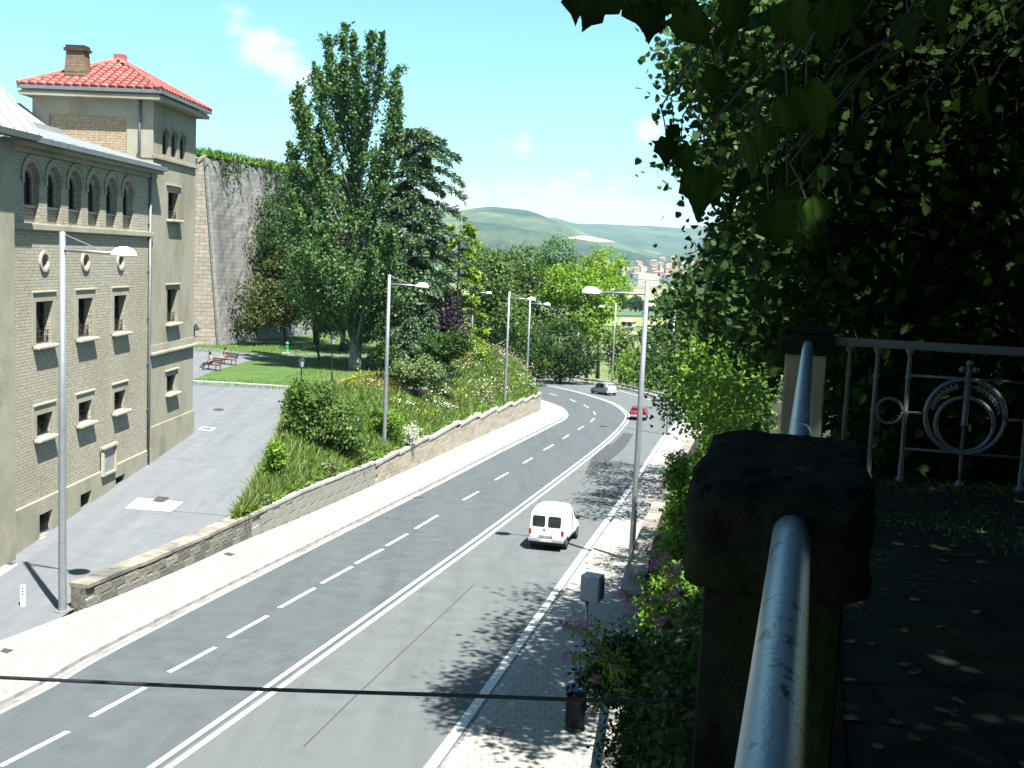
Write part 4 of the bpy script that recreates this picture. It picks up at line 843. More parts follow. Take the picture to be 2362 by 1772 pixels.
# red hatchback and silver people carrier
def csec(W, z0, zb, zt, k=.72): return [(W * .86, z0), (W, z0 + .12), (W, zb), (W * (1 + k) / 2, zb + (zt - zb) * .5), (W * k + .02, zt - .07), (W * k * .9, zt - .015), (W * k * .4, zt)]
def car(name, label, loc, rz, paint, W, L, H, kind):
    h = W / 2; l = L / 2
    st = [(-l, csec(h * .86, .40, .70, .74, .9)), (-l + .08, csec(h * .95, .32, .86, .95, .88)), (-l + .22, csec(h, .28, .92, H - .22 if kind == 'mpv' else H - .36, .80)), (-l + .55, csec(h, .26, .92, H - .05, .74)), (-.4, csec(h, .26, .92, H, .74)), (.25, csec(h, .26, .92, H - .07, .72)), (.95, csec(h, .26, .92, 1.06, .8)), (1.15, csec(h, .26, .88, .96, .84)), (l - .25, csec(h * .94, .30, .70, .78, .88)), (l, csec(h * .8, .38, .55, .6, .9))]
    t, bo = vehicle(name, label, loc, rz, math.atan(.04), st, paint, W, L, (-l + .75, l - .8), .31, -l, .28)
    m = MB(); rrect(m, -l + .115, -h * .72, h * .72, .98, H - .18, .08, lean=.30 if kind == 'mpv' else .42, z00=.98); m.build('rear_window', 'dkglass', t)
    for s in (-1, 1):
        MB().bbox(-l - .005, -l + .16, s * h * .86 - .07, s * h * .86 + .07, .70, .95 if kind != 'mpv' else 1.15, .02).build('tail_light', 'redlamp', t)
        ys = lambda k: s * (h * (.985 - .22 * k) + .012)
        for x0, x1, x2, x3 in ((-l + .75, -.35, -.3, -l + .95), (-.28, .78, .32, -.24)):
            MB().add([(x0, ys(.08), .97), (x1, ys(.08), .97), (x2, ys(.88), H - .13), (x3, ys(.88), H - .13)], [(0, 1, 2, 3)]).build('side_window', 'dkglass', t)
    MB().bbox(-l - .05, -l + .2, -h * .94, h * .94, .34, .56, .05).build('bumper', paint if kind == 'mpv' else 'bumper', t)
    MB().box(-l - .062, -l - .05, -.26, .26, .42, .53).build('number_plate', 'plate_w', t)
    return t
p = (on(*Q1(800, 620)) + on(*Q1(915, 625))) / 2; car('hatchback_car', 'red car driving away round the bend behind a lamp post', (p[0] + .35, p[1] + 1.8, zr(p[1] + 1.8) + .01), rad(80), 'red_paint', 1.7, 3.8, 1.42, 'hatch')
p = (on(*Q1(625, 455)) + on(*Q1(725, 450))) / 2; car('people_carrier', 'silver people carrier driving along the guard rail', (p[0] - .8, p[1] + 1.7, zr(p[1] + 1.7) + .01), rad(117), 'silver_paint', 1.78, 4.4, 1.66, 'mpv')
# return of the block wall round the end of the bank
m_ = MB(); rp = resample([(x, y, zr(y)) for x, y in [(2.6, 116.6), (3.1, 119.5), (2.2, 126), (-2, 133), (-10, 143), (-22, 152)]], 16)
rt = thing('end_wall', 'curved end of the beige wall round the foot of the mound', 'wall', tuple(rp[0]))
for i in range(15):
    a, b = rp[i] - rp[0], rp[i + 1] - rp[0]; m = MB(); h = 1.45 - .03 * i
    m.hexa([a + (0, 0, -.3), b + (0, 0, -.3), b + (-.5, -.2, -.3), a + (-.5, -.2, -.3), a + (0, 0, h), b + (0, 0, h), b + (-.5, -.2, h), a + (-.5, -.2, h)]); m.build('wall_panel', 'beige', rt)
    m = MB(); m.hexa([a + (.08, .02, h), b + (.08, .02, h), b + (-.58, -.2, h), a + (-.58, -.2, h), a + (.08, .02, h + .15), b + (.08, .02, h + .15), b + (-.58, -.2, h + .15), a + (-.58, -.2, h + .15)]); m.build('coping_stone', 'greycap', rt)
# ================================================================== trees of the park
def blob(xd, yd, rx, rz_, y, ry=None):
    c = at(*dsp(xd, yd), y); k = y / 2420.; return (c[0], c[1], c[2], rx * k, (ry or rx) * k, rz_ * k)
def tbase(xd, y, z): c = at(*dsp(xd, 700), y); return (c[0], y, z)
# the big poplar: upright plumes of leaves
def poplar():
    b = np.array(tbase(768, 91, PARK)); root = thing('poplar_tree', 'tall grey-green poplar towering over the park lawn', 'tree', tuple(b)); tr = MB(); L_ = []
    tr.tube([(0, 0, -.3), (.05, 0, 1), (0, .1, 5), (-.2, 0, 10), (-.4, 0, 16), (-.5, 0, 22)], [.62, .5, .42, .34, .22, .08], 12)
    plumes = [(690, 60 + 25), (712, 62), (745, 40), (760, 46), (805, 55), (838, 75), (668, 110), (640, 165), (628, 175), (655, 220), (640, 300), (615, 345), (860, 170), (850, 110), (868, 235), (850, 300), (700, 150), (730, 120), (780, 150), (800, 200), (690, 260), (760, 230), (740, 330), (820, 330), (860, 380), (650, 400), (700, 420), (780, 420), (850, 480), (620, 440), (830, 520), (720, 500), (780, 560), (700, 590), (830, 620), (660, 560), (790, 660)]
    for (x, y) in plumes:
        y += 16
        tip = at(*dsp(x, y), 91 + R.normal() * 2.2) - b; tip[1] = R.normal() * 2.4; ln = min(tip[2] * .55, R.uniform(5.5, 9)); st = np.array([tip[0] * .42, tip[1] * .4, tip[2] - ln]); md = st * .45 + tip * .55 + np.array([tip[0] * .12, 0, 0])
        z0 = max(1.5, st[2] - 3.5); tr.tube([(0, 0, z0), st, md, tip], [.13, .10, .06, .015], 6)
        n = 1500 if y < 300 else 1000; t = R.uniform(.02, 1, n) ** .85; P = np.where((t < .5)[:, None], st + (md - st) * (t * 2)[:, None], md + (tip - md) * ((t - .5) * 2)[:, None])
        for _ in range(9):
            tt = R.uniform(.1, .92); q0 = st + (md - st) * tt * 2 if tt < .5 else md + (tip - md) * (tt - .5) * 2; q1 = q0 + np.array([R.normal() * .65, R.normal() * .65, R.uniform(.5, 1.7)]) * (1.1 - tt * .75); tr.tube([q0, q1], [.02, .006], 4); k_ = 60; u_ = R.uniform(.3, 1.08, k_)[:, None]; L_.append(q0 + (q1 - q0) * u_ + R.normal(size=(k_, 3)) * .16)
        n = 900 if y < 300 else 800; t = t[:n]; P = P[:n]
        rr = (.72 if y < 220 else 1.05) * (1 - t) ** .55 * (.5 + .9 * np.abs(np.sin(t * 11 + x))) + .10; P = P + unit(R.normal(size=(n, 3))) * (rr * R.uniform(.2, 1, n))[:, None]; L_.append(P)
    cc, dd = clumps_in([(-.5, 0, 9, 3.8, 3.4, 5.), (-2.5, 0, 7.5, 3.2, 2.6, 3.5), (2.0, 0, 6.5, 2.4, 2.4, 3.5)], 260); L_.append(spray(cc, 42, .5))
    tr.build('trunk', 'bark_pale', root, True); leafmesh('crown', np.concatenate(L_), .23, 'leaf_poplar', root, aspect=.85, nbias=.1)
poplar()
def conifer(name, label, base, h, rad0, m, tiers, droop=.35, per=150, size=.26, lean=(0, 0), top_r=.12, skirt=.05, flatn=.10, rt=.2, group=None, extra=()):
    root = thing(name, label, 'tree', base, group=group); tr = MB(); L_ = []; A_ = []
    tr.tube([(0, 0, -.3), (lean[0] * .5, lean[1] * .5, h * .5), (lean[0], lean[1], h)], [rt, rt * .6, .03], 9)
    for i in range(tiers + len(extra)):
        t = skirt + (1 - skirt) * (i + R.uniform(0, .8)) / tiers; r = rad0 * (max(0, 1 - t) ** .8 * (1 - top_r) + top_r) * R.uniform(.65, 1.15); a = i * 2.4 + R.uniform(-.5, .5)
        if i >= tiers: t, r, a = extra[i - tiers]
        z = h * t
        o = np.array([lean[0] * t, lean[1] * t, z]); d = np.array([math.cos(a), math.sin(a), 0]); k = 5
        pts = [o + d * r * s + np.array([0, 0, r * (.22 * s - droop * 1.3 * s * s)]) for s in np.linspace(0, 1, k)]; tr.tube(pts, [.05, .04, .03, .02, .008], 5)
        s = R.uniform(.12, 1, per) ** .7; idx = s * (k - 1); i0 = np.minimum(idx.astype(int), k - 2); f = (idx - i0)[:, None]; Pt = np.array(pts); P = Pt[i0] * (1 - f) + Pt[i0 + 1] * f
        side = np.array([-d[1], d[0], 0]); wd = .42 * r * (1 - s * .75) + .12; P = P + side * (R.uniform(-1, 1, per) * wd)[:, None]; P[:, 2] += R.normal(size=per) * flatn - np.abs(R.normal(size=per)) * droop * .35
        L_.append(P); A_.append(np.repeat((d * .8 + np.array([0, 0, -.9 * droop - .25]))[None], per, 0) + side * R.uniform(-.8, .8, per)[:, None])
    tr.build('trunk', 'bark', root, True); leafmesh('needles', np.concatenate(L_), size, m, root, aspect=.34, axis=np.concatenate(A_), nbias=.5)
    return root
conifer('cedar_tree', 'grey-green weeping cedar beside the tall poplar', tbase(880, 93, PARK), 20.0, 5.0, 'leaf_cedar', 90, droop=.36, per=300, size=.42, rt=.35, top_r=.25, extra=[(.97, 2.56, -.2), (.93, 3.68, .1), (.90, 3.44, -.5), (.84, 4.16, .2), (.78, 4.32, -.1), (.70, 4.48, .3), (.60, 4.96, -.2), (.52, 5.12, .15), (.95, 1.92, 2.6), (.42, 5.28, 0)])
conifer('golden_cedar', 'yellow-green golden cedar behind the weeping cedar', tbase(985, 108, PARK - .5), 13.3, 3.3, 'leaf_yel', 40, droop=.25, per=300, size=.42, flatn=.06, top_r=.45)
conifer('small_cedar', 'small drooping dark cedar on top of the bank', tbase(885, 85, -9.8), 5.2, 2.0, 'leaf_cedar', 30, droop=.5, per=150, size=.28)
conifer('small_cedar', 'little dark conifer beside the purple-leaved tree', tbase(928, 90, -9.6), 5.6, 2.1, 'leaf_cedar', 34, droop=.5, per=150, size=.28)
broadleaf('purple_plum', 'purple-leaved plum tree on the mound', tbase(962, 92, -9.4), tbase(962, 92, -6), [blob(955, 680, 32, 45, 92), blob(975, 720, 30, 30, 92)], 60, 60, .22, 'leaf_purple', .10, .35)
broadleaf('bronze_tree', 'low olive-brown tree in front of the rampart', tbase(618, 112, PARK), tbase(600, 112, -4.5), [blob(560, 640, 48, 45, 112), blob(610, 670, 45, 40, 112), blob(600, 610, 50, 45, 113), blob(540, 690, 30, 25, 110)], 110, 60, .30, 'leaf_brown', .2, .5)
broadleaf('dark_tree', 'dark-leaved tree on the lawn under the rampart', tbase(685, 116, PARK), tbase(670, 116, 3), [blob(625, 560, 80, 75, 118), blob(600, 475, 48, 62, 120), blob(670, 620, 75, 60, 116), blob(645, 430, 40, 50, 120), blob(650, 520, 70, 70, 116)], 260, 60, .32, 'leaf_dark', .28, .6)
broadleaf('dark_tree', 'dark spreading tree right behind the poplar trunk', tbase(737, 108, PARK), tbase(735, 108, 2), [blob(730, 560, 75, 100, 109), blob(760, 660, 70, 50, 107), blob(700, 660, 60, 50, 108), blob(800, 600, 60, 90, 110), blob(840, 670, 50, 60, 108)], 260, 60, .32, 'leaf_dark', .25, .6)
broadleaf('small_tree', 'slender pale-green tree on the lawn by the lantern', tbase(688, 98, PARK), tbase(690, 98, -6), [blob(705, 680, 30, 32, 98), blob(722, 700, 26, 28, 98)], 60, 46, .24, 'leaf_poplar', .12, .3)
# ---- trees beyond the bend
def midtree(name, label, xd, y, zb, zt, blobs, m, nc, group=None, size=.42, per=42, r0=.3, sig=.6, **k):
    return broadleaf(name, label, tbase(xd, y, zb), tbase(xd, y, zt), blobs, nc, per, size, m, r0, sig, group, **k)
midtree('bright_tree', 'lime-green tree with twin trunks by the guard rail', 1272, 178, -19, -5, [blob(1195, 620, 50, 38, 178), blob(1235, 615, 58, 45, 178), blob(1215, 680, 45, 40, 178), blob(1275, 670, 55, 55, 178), blob(1300, 620, 45, 50, 180)], 'leaf_lime', 210, size=.5)
midtree('bright_tree', 'taller lime-green tree catching the sun behind the twin-trunked one', 1296, 188, -19, -2, [blob(1305, 575, 46, 40, 188), blob(1320, 620, 45, 40, 188), blob(1280, 590, 40, 35, 190), blob(1300, 700, 40, 55, 186)], 'leaf_lime', 120, size=.5)
for (lab, x, y, bl, m, nc) in [
    ('dense green tree next to the golden cedar past the mound', 1062, 152, [(1060, 610, 42, 65), (1075, 690, 50, 70), (1050, 760, 45, 40)], 'leaf', 230),
    ('tall mid-green tree behind the bend lamps', 1125, 178, [(1125, 590, 48, 55), (1110, 650, 55, 60), (1140, 720, 60, 70)], 'leaf', 260),
    ('tall feathery tree topping the wood beyond the bend', 1205, 205, [(1205, 555, 42, 42), (1190, 600, 55, 50), (1150, 580, 40, 50)], 'leaf_poplar', 190),
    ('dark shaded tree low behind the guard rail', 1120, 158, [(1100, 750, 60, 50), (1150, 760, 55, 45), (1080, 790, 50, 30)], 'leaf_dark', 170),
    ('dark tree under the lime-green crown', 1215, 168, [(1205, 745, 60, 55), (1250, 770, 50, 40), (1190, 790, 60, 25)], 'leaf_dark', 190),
    ('rounded green tree rising behind the cedar', 1030, 190, [(1040, 580, 40, 50), (1020, 650, 40, 70)], 'leaf', 120)]:
    midtree('leafy_tree', lab, x, y, -20, at(*dsp(x, bl[0][1]), y)[2], [blob(*b, y) for b in bl], m, nc, size=.46)
midtree('willow_bush', 'grey-green willow bush at the end of the guard rail', 1345, 190, -20, -13, [blob(1340, 750, 32, 42, 190), blob(1355, 780, 35, 30, 190)], 'leaf_willow', 90, size=.5)
midtree('bright_bush', 'bright green bush between guard rail and roadside trees', 1365, 165, -18.5, -15, [blob(1345, 805, 30, 22, 165), blob(1375, 790, 38, 38, 165), blob(1395, 815, 35, 28, 160)], 'leaf_bright', 100, size=.36, r0=.12)
# ---- far valley trees
R2 = np.random.default_rng(11)
def fartree():
    k = 0
    for (x, yb, y, w, h, m) in [(1345, 668, 620, 26, 22, 0), (1372, 672, 600, 24, 26, 0), (1400, 676, 640, 22, 20, 0), (1432, 668, 620, 30, 22, 0), (1460, 674, 600, 30, 28, 0), (1492, 668, 620, 28, 24, 0), (1355, 745, 330, 26, 30, 0), (1392, 748, 320, 26, 34, 1), (1425, 745, 330, 28, 36, 0), (1462, 740, 340, 34, 40, 0), (1500, 735, 360, 34, 40, 1), (1150, 600, 900, 16, 16, 1), (1118, 606, 860, 16, 14, 0), (1085, 600, 950, 20, 16, 1), (1180, 598, 1000, 18, 14, 0), (1222, 600, 1000, 18, 14, 1), (1060, 604, 900, 16, 16, 0)]:
        c = at(*dsp(x, yb), y); s = y / 2420.
        broadleaf('valley_tree', 'far small tree near the long pale shed in the valley' if y > 800 else 'small tree in the hedge line between the valley fields' if y > 500 else 'rounded tree among the white houses down in the valley', (c[0], y, c[2]), (c[0], y, c[2] + h * s * .6), [(c[0], y, c[2] + h * s * .65, w * s * .6, w * s * .6, h * s * .5)], 26, 26, 1.1 * y / 500, ['leaf_dark', 'leaf'][m], .3 * y / 400, w * s * .16, 'trees scattered over the valley', nl=3)
fartree()
# ---- shrubs and grass of the bank
def bush(name, label, xd, y, zb, blobs, m, nc, size=.2, per=50, sig=.22, group=None):
    return broadleaf(name, label, tbase(xd, y, zb), tbase(xd, y, zb + .6), [blob(*b, y) for b in blobs], nc, per, size, m, .05, sig, group, nl=8, cat='shrub')
bush('shrub', 'large dark-green shrub on the bank above the street corner', 690, 60, -10.8, [(660, 880, 42, 38), (722, 915, 62, 48), (690, 935, 60, 40), (680, 850, 48, 22), (755, 955, 45, 35)], 'leaf', 190, size=.2)
bush('shrub', 'leafy bright shrub trailing over the street edge of the bank', 600, 52, -11, [(600, 985, 18, 32), (583, 1035, 24, 24), (560, 1065, 28, 20), (548, 1080, 22, 12)], 'leaf_bright', 120, size=.15, sig=.15)
bush('shrub', 'yellow-green broom bush beside the bank lamp post', 848, 67.5, -12, [(850, 940, 24, 30), (835, 905, 34, 18), (815, 930, 24, 24)], 'leaf_bright', 80, size=.13, sig=.16)
bush('shrub', 'white-flowering shrub leaning over the beige wall', 885, 69, -12, [(888, 932, 18, 20), (872, 950, 14, 14)], 'fl_white', 26, size=.12, per=36, sig=.14)
bush('shrub', 'pale little shrub on the grass slope above the grey wall', 700, 56, -11.4, [(706, 1008, 20, 16), (696, 1018, 14, 10)], 'leaf_willow', 34, size=.13, sig=.12)
bush('shrub', 'white-tipped bush at the low corner of the bank', 545, 48, -11.2, [(548, 1092, 20, 10), (560, 1078, 14, 12)], 'leaf_willow', 30, size=.12, sig=.12)
bush('shrub', 'dark shrub in the shade beneath the small cedars', 860, 86, -9.8, [(850, 770, 32, 26), (900, 765, 45, 30), (940, 755, 42, 28), (985, 745, 28, 22)], 'leaf_dark', 130, size=.26, sig=.3)
bush('shrub', 'grey-green shrub spilling from the round planter', 905, 82, -10.6, [(880, 800, 34, 22), (925, 795, 30, 24), (900, 815, 26, 16)], 'leaf_willow', 80, size=.2, sig=.22)
bush('shrub', 'yellow-green bush on the crest of the mound', 1010, 103, -8.6, [(1012, 765, 22, 22), (1035, 760, 18, 16), (1030, 800, 18, 22)], 'leaf_yel', 60, size=.22, sig=.25)
bush('shrub', 'leafy green shrub by the corner of the street', 640, 66, -9.8, [(645, 850, 20, 22), (640, 880, 16, 22)], 'leaf', 50, size=.17, sig=.18)
def bank_pts(n, s0, s1, t0, t1):
    S = R.uniform(s0, s1, n); T = R.uniform(t0, t1, n); i = S * 59
    a = np.stack([np.interp(i, np.arange(60), EB_[:, k]) for k in range(3)], 1); b = np.stack([np.interp(i, np.arange(60), ET_[:, k]) for k in range(3)], 1); P = a + (b - a) * T[:, None]; P[:, 2] += .22 * np.abs(b[:, 2] - a[:, 2]) * np.sin(np.pi * T); return P
g = leafmesh('wild_grass', bank_pts(22000, .0, .86, 0, 1), .62, 'blade', aspect=.11, shape='blade', droop=-2.6, nbias=0, jit=.6); stuff(g, 'tall wild grass covering the bank beside the road', 'grass')
g = leafmesh('green_grass', bank_pts(38000, .0, .86, 0, 1), .52, 'blade_green', aspect=.13, shape='blade', droop=-2.2, nbias=0, jit=.6); stuff(g, 'fresh green grass on the roadside bank', 'grass')
g = leafmesh('green_weeds', bank_pts(40000, .0, .86, 0, 1) + np.array([0, 0, .12]), .24, 'leaf_bright', aspect=.5, nbias=.4, jit=.6); stuff(g, 'leafy weeds among the grass of the bank', 'weeds')
c = bank_pts(26, .3, .84, .1, .95); g = leafmesh('dry_flower_stalks', spray(c, 90, .55, .5) + np.array([0, 0, .45]), .13, 'fl_red', aspect=.6); stuff(g, 'red-brown flower stalks in the grass of the bank', 'weeds')
c = bank_pts(40, .3, .84, .1, .95); g = leafmesh('white_umbels', spray(c, 60, .6, .5) + np.array([0, 0, .5]), .13, 'fl_white', aspect=.9, nbias=1.5); stuff(g, 'white umbel flowers in the grass of the bank', 'weeds')
c = bank_pts(22, .3, .84, .1, .95); g = leafmesh('yellow_flowers', spray(c, 70, .5, .5) + np.array([0, 0, .45]), .13, 'fl_yellow', aspect=.9, nbias=1.); stuff(g, 'yellow flowers in the grass of the bank', 'weeds')
n = 30000; P = np.stack([R.uniform(-32, -9, n), R.uniform(76.5, 112, n), np.full(n, PARK + .02)], 1); keep = ~((P[:, 0] < -17) & (P[:, 1] > 80.5) & (P[:, 1] < 101)) & (P[:, 0] > -9 - .24 * P[:, 1] + 0 * P[:, 0] - 1)
g = leafmesh('lawn_blades', P[keep], .16, 'blade_green', aspect=.25, shape='blade', droop=-2, nbias=0); stuff(g, 'short mown grass of the park lawn', 'grass')
# ================================================================== trees along the right-hand side
def in_poly(px, py, poly):
    x, y = px, py; n = len(poly); c = np.zeros(len(x), bool); j = n - 1
    for i in range(n):
        xi, yi = poly[i]; xj, yj = poly[j]; c ^= ((yi > y) != (yj > y)) & (x < (xj - xi) * (y - yi) / (yj - yi + 1e-9) + xi); j = i
    return c
def fill_poly(poly, n, y0, y1):
    P = np.array(poly, float); lo, hi = P.min(0), P.max(0); out = []
    while len(out) < n:
        x = R.uniform(lo[0], hi[0], n); y = R.uniform(lo[1], hi[1], n); k = in_poly(x, y, poly)
        out += [at(a, b, d) for a, b, d in zip(x[k], y[k], R.uniform(y0, y1, k.sum()))]
    return np.array(out[:n])
def canopy(name, label, base, top, parts, m, r0, nl, bark='bark'):
    """a tree whose crown is made of clumps; parts = (clump centres, leaves per clump, spread, leaf size, shape)"""
    root = thing(name, label, 'tree', base); o = np.array(base, float); mb = MB(); allc = np.concatenate([p[0] for p in parts]) - o
    limbs(mb, (0, 0, -.4), np.array(top) - o, r0, allc, nl); mb.build('trunk', bark, root, True)
    for (C, per, sig, size, shape, *mm) in parts: leafmesh('crown', spray(C, per, sig, .8) - o, size, mm[0] if mm else m, root, shape=shape, aspect=.95 if shape == 'palm' else .7, nbias=.5, droop=.5)
    return root
D2 = lambda L_: [dsp(*p) for p in L_]
# roadside trees below the terrace, 35 to 75 m off
pl = D2([(1440, 640), (1480, 590), (1520, 560), (1560, 590), (1640, 600), (1700, 640), (1700, 760), (1640, 830), (1560, 900), (1500, 930), (1440, 900), (1400, 840), (1390, 790), (1420, 740), (1415, 690)])
c = fill_poly(pl, 170, 52, 72); canopy('roadside_tree', 'broad green tree hanging over the red car and the roadside lamp', (19.5, 62, -11), (19, 62, -3), [(c, 80, .55, .25, 'diamond')], 'leaf_dark', .3, 24)
pl = D2([(1480, 790), (1530, 740), (1600, 780), (1650, 840), (1640, 920), (1580, 940), (1520, 930), (1490, 890)])
c = fill_poly(pl, 70, 34, 44); canopy('maple_tree', 'fresh green young maple in the sun below the terrace post', (9.6, 38, -9.4), (8.8, 38, -5), [(c, 80, .32, .18, 'diamond')], 'leaf_bright', .14, 14)
pl = D2([(1570, 640), (1650, 600), (1720, 620), (1760, 720), (1720, 800), (1650, 760), (1600, 720)])
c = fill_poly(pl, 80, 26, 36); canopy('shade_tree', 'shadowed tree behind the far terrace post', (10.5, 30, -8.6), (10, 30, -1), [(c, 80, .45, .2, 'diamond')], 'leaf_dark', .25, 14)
# big plane beyond the terrace rail: its crown fills the upper corner and shades everything under it
pl1 = D2([(1560, 0), (1545, 40), (1475, 90), (1462, 150), (1500, 195), (1570, 215), (1610, 245), (1560, 265), (1480, 300), (1475, 345), (1530, 375), (1610, 400), (1640, 450), (1570, 495), (1545, 520), (1580, 560), (1540, 610), (1500, 650), (1490, 690), (1560, 700), (1640, 660), (1700, 560), (1700, 0)])
pl2 = D2([(1620, 0), (1580, 200), (1620, 420), (1600, 560), (1680, 650), (1800, 690), (2240, 720), (2240, -60), (1620, -60)])
pl3 = D2([(1790, 250), (1740, 600), (1780, 760), (1860, 900), (1900, 1040), (2260, 1050), (2260, 0), (1850, 0)])
c1 = fill_poly(pl1, 170, 20, 24); c2 = fill_poly(pl2, 410, 24, 32); c3 = fill_poly(pl3, 330, 10.2, 12.6)
up = np.stack([R.uniform(2.5, 18, 560), R.uniform(8, 32, 560), np.zeros(560)], 1); up[:, 2] = 5.5 + R.uniform(0, 4.5, 560); up = up[(up[:, 0] > .26 * up[:, 1] + 1.8) & ~((up[:, 0] < 9.5) & (up[:, 1] > 11) & (up[:, 1] < 22)) & ~((up[:, 0] < 6.2) & (up[:, 1] < 11))]
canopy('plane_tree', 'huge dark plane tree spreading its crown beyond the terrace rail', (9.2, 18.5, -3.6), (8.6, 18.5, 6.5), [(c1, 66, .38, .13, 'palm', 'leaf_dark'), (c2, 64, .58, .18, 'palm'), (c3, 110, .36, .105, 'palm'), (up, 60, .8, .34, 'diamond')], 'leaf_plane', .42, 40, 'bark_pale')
# plane tree over the terrace itself, with its nearest leaves one by one
up = np.stack([R.uniform(-2.6, 13, 1150), R.uniform(-12, 11, 1150), R.uniform(3.2, 7.5, 1150)], 1); up = up[(up[:, 2] > .30 * up[:, 1] + 1.6) & (up[:, 0] > -1.6 + .18 * up[:, 1]) & ~((up[:, 0] > 3.6) & (up[:, 0] < 6.2) & (up[:, 1] > 7.4))]
back_screen = np.stack([R.uniform(1.5, 12, 260), R.uniform(-9, -3, 260), R.uniform(-1, 5, 260)], 1); side_screen = np.stack([R.uniform(6.5, 10, 260), R.uniform(-4, 10, 260), R.uniform(-1.5, 5, 260)], 1)  # unseen low leaf screens, added to keep skylight off the terrace
pt = canopy('terrace_plane_tree', 'plane tree over the terrace with large hanging lobed leaves', (5.4, -3.2, -1.65), (4.6, -2.6, 5.2), [(up, 62, .55, .33, 'diamond'), (np.concatenate([back_screen, side_screen]), 50, .5, .34, 'diamond')], 'leaf_plane', .38, 36, 'bark_pale')
PB = np.array([5.4, -3.2, -1.65])
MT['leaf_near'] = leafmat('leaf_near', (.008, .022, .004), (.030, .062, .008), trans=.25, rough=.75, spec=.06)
LM = []
for q in range(4):
    half = [(0, 0), (-.02, .10), (-.11, .24), (-.03, .30), (.09, .32), (.13, .44), (.15, .61), (.23, .50), (.30, .39), (.40, .43), (.53, .50), (.56, .38), (.62, .27), (.76, .17), (.90, .08), (1.05, 0)]; fold = (.30, .55, .20, .7)[q]; curl = (.35, .15, .5, .28)[q]
    bm = bmesh.new(); outl = [(a, b) for a, b in half] + [(a * (1 + .05 * (q - 1)), -b * (.9 + .06 * q)) for a, b in half[-2:0:-1]]
    bm.faces.new([bm.verts.new((b, 0, -a)) for a, b in outl]); bmesh.ops.triangulate(bm, faces=bm.faces[:]); bmesh.ops.subdivide_edges(bm, edges=bm.edges[:], cuts=2, use_grid_fill=True)
    for v in bm.verts: b, a = v.co.x, -v.co.z; v.co = (b * (1 - .25 * fold * abs(b)), fold * abs(b) ** 1.2 - curl * a * a + .035 * math.sin(14 * a + 5 * q) * abs(b) * 2 - .02 * math.cos(abs(b) * 40 - a * 22), -a + .12 * b * b)
    me = bpy.data.meshes.new('leaf'); bm.to_mesh(me); bm.free(); me.polygons.foreach_set('use_smooth', [True] * len(me.polygons)); me.materials.append(MT['leaf_near'])
    at_ = me.attributes.new('tint', 'FLOAT', 'FACE'); at_.data.foreach_set('value', np.full(len(me.polygons), (.3, .7, .5, .95)[q], dtype=np.float32)); LM.append(me)
near = [(1250, 2, 2.6, .12), (1300, 18, 2.7, .15), (1335, 8, 2.6, .12), (1372, 20, 2.7, .14), (1405, 35, 2.6, .15), (1445, 10, 2.8, .12), (1475, 45, 2.5, .17), (1500, 30, 2.9, .15), (1440, 330, 3.6, .14), (1470, 345, 3.8, .15), (1515, 395, 3.0, .19), (1545, 400, 3.3, .16), (1455, 300, 4.2, .12), (1550, 180, 3.4, .15), (1565, 200, 3.6, .13), (1740, 220, 2.8, .19), (1690, 185, 3.4, .17), (1700, 240, 3.0, .18), (1760, 240, 3.1, .2), (2135, 215, 3.0, .14), (2120, 240, 3.2, .12), (1660, 470, 3.0, .2), (1700, 440, 3.3, .18), (1740, 460, 3.2, .2), (1840, 300, 3.4, .16), (1600, 30, 3.2, .18), (1640, 60, 3.4, .18), (1700, 40, 3.0, .2), (1780, 60, 3.5, .2), (1860, 30, 3.0, .2), (1960, 60, 3.4, .18), (2060, 20, 3.0, .2), (2010, 300, 3.6, .13), (1560, 90, 3.8, .15), (1800, 30, 2.8, .18), (1620, 330, 3.6, .17), (1600, 400, 3.8, .16), (1650, 300, 3.4, .16), (1720, 500, 3.8, .16)]
tw_ = MB(); hub = np.array([2.6, 2.2, 2.6])
for i, (x, y, d, s) in enumerate(near):
    p = at(*dsp(x, y - 30), d) - PB; o = link('leaf', LM[i % 4], pt); o.location = p; o.rotation_euler = (R.normal() * .35, R.normal() * .35 + .15, R.uniform(-.9, .9) + math.pi * (i % 3 == 0)); s *= .64; o.scale = (s, s, s)
    e = p + np.array([R.normal() * .03, .03, .10]); tw_.tube([p, (p + e) / 2 + np.array([0, 0, .01]), e], .0025, 4)
    j = p + np.array([.35 + .2 * R.uniform(), .25, .55]); tw_.tube([e, (e + j) / 2 + np.array([-.02, 0, .06]), j], [.003, .004, .006], 5)
    if i % 3 == 0: tw_.tube([j, j + np.array([.5, -.3, .5]), hub - PB + np.array([.5, -1.5, 1.2])], [.006, .010, .02], 5)
tw_.build('twigs', 'bark', pt)

# ================================================================== the terrace
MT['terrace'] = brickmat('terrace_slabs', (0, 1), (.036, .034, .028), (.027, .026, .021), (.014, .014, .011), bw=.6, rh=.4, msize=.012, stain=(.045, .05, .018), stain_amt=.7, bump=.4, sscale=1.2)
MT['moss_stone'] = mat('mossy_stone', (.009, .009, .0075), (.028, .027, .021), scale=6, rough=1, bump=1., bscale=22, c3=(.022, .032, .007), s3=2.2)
MT['post_stone'] = mat('post_stone', (.22, .19, .14), (.30, .26, .19), scale=6, rough=.95, bump=.4, bscale=25, c3=(.13, .115, .085), s3=1.5)
MT['terrace'].node_tree.nodes['Principled BSDF'].inputs['Specular IOR Level'].default_value = .02; MT['terrace'].node_tree.nodes['Principled BSDF'].inputs['Roughness'].default_value = 1.
MT['moss_stone'].node_tree.nodes['Principled BSDF'].inputs['Specular IOR Level'].default_value = .03
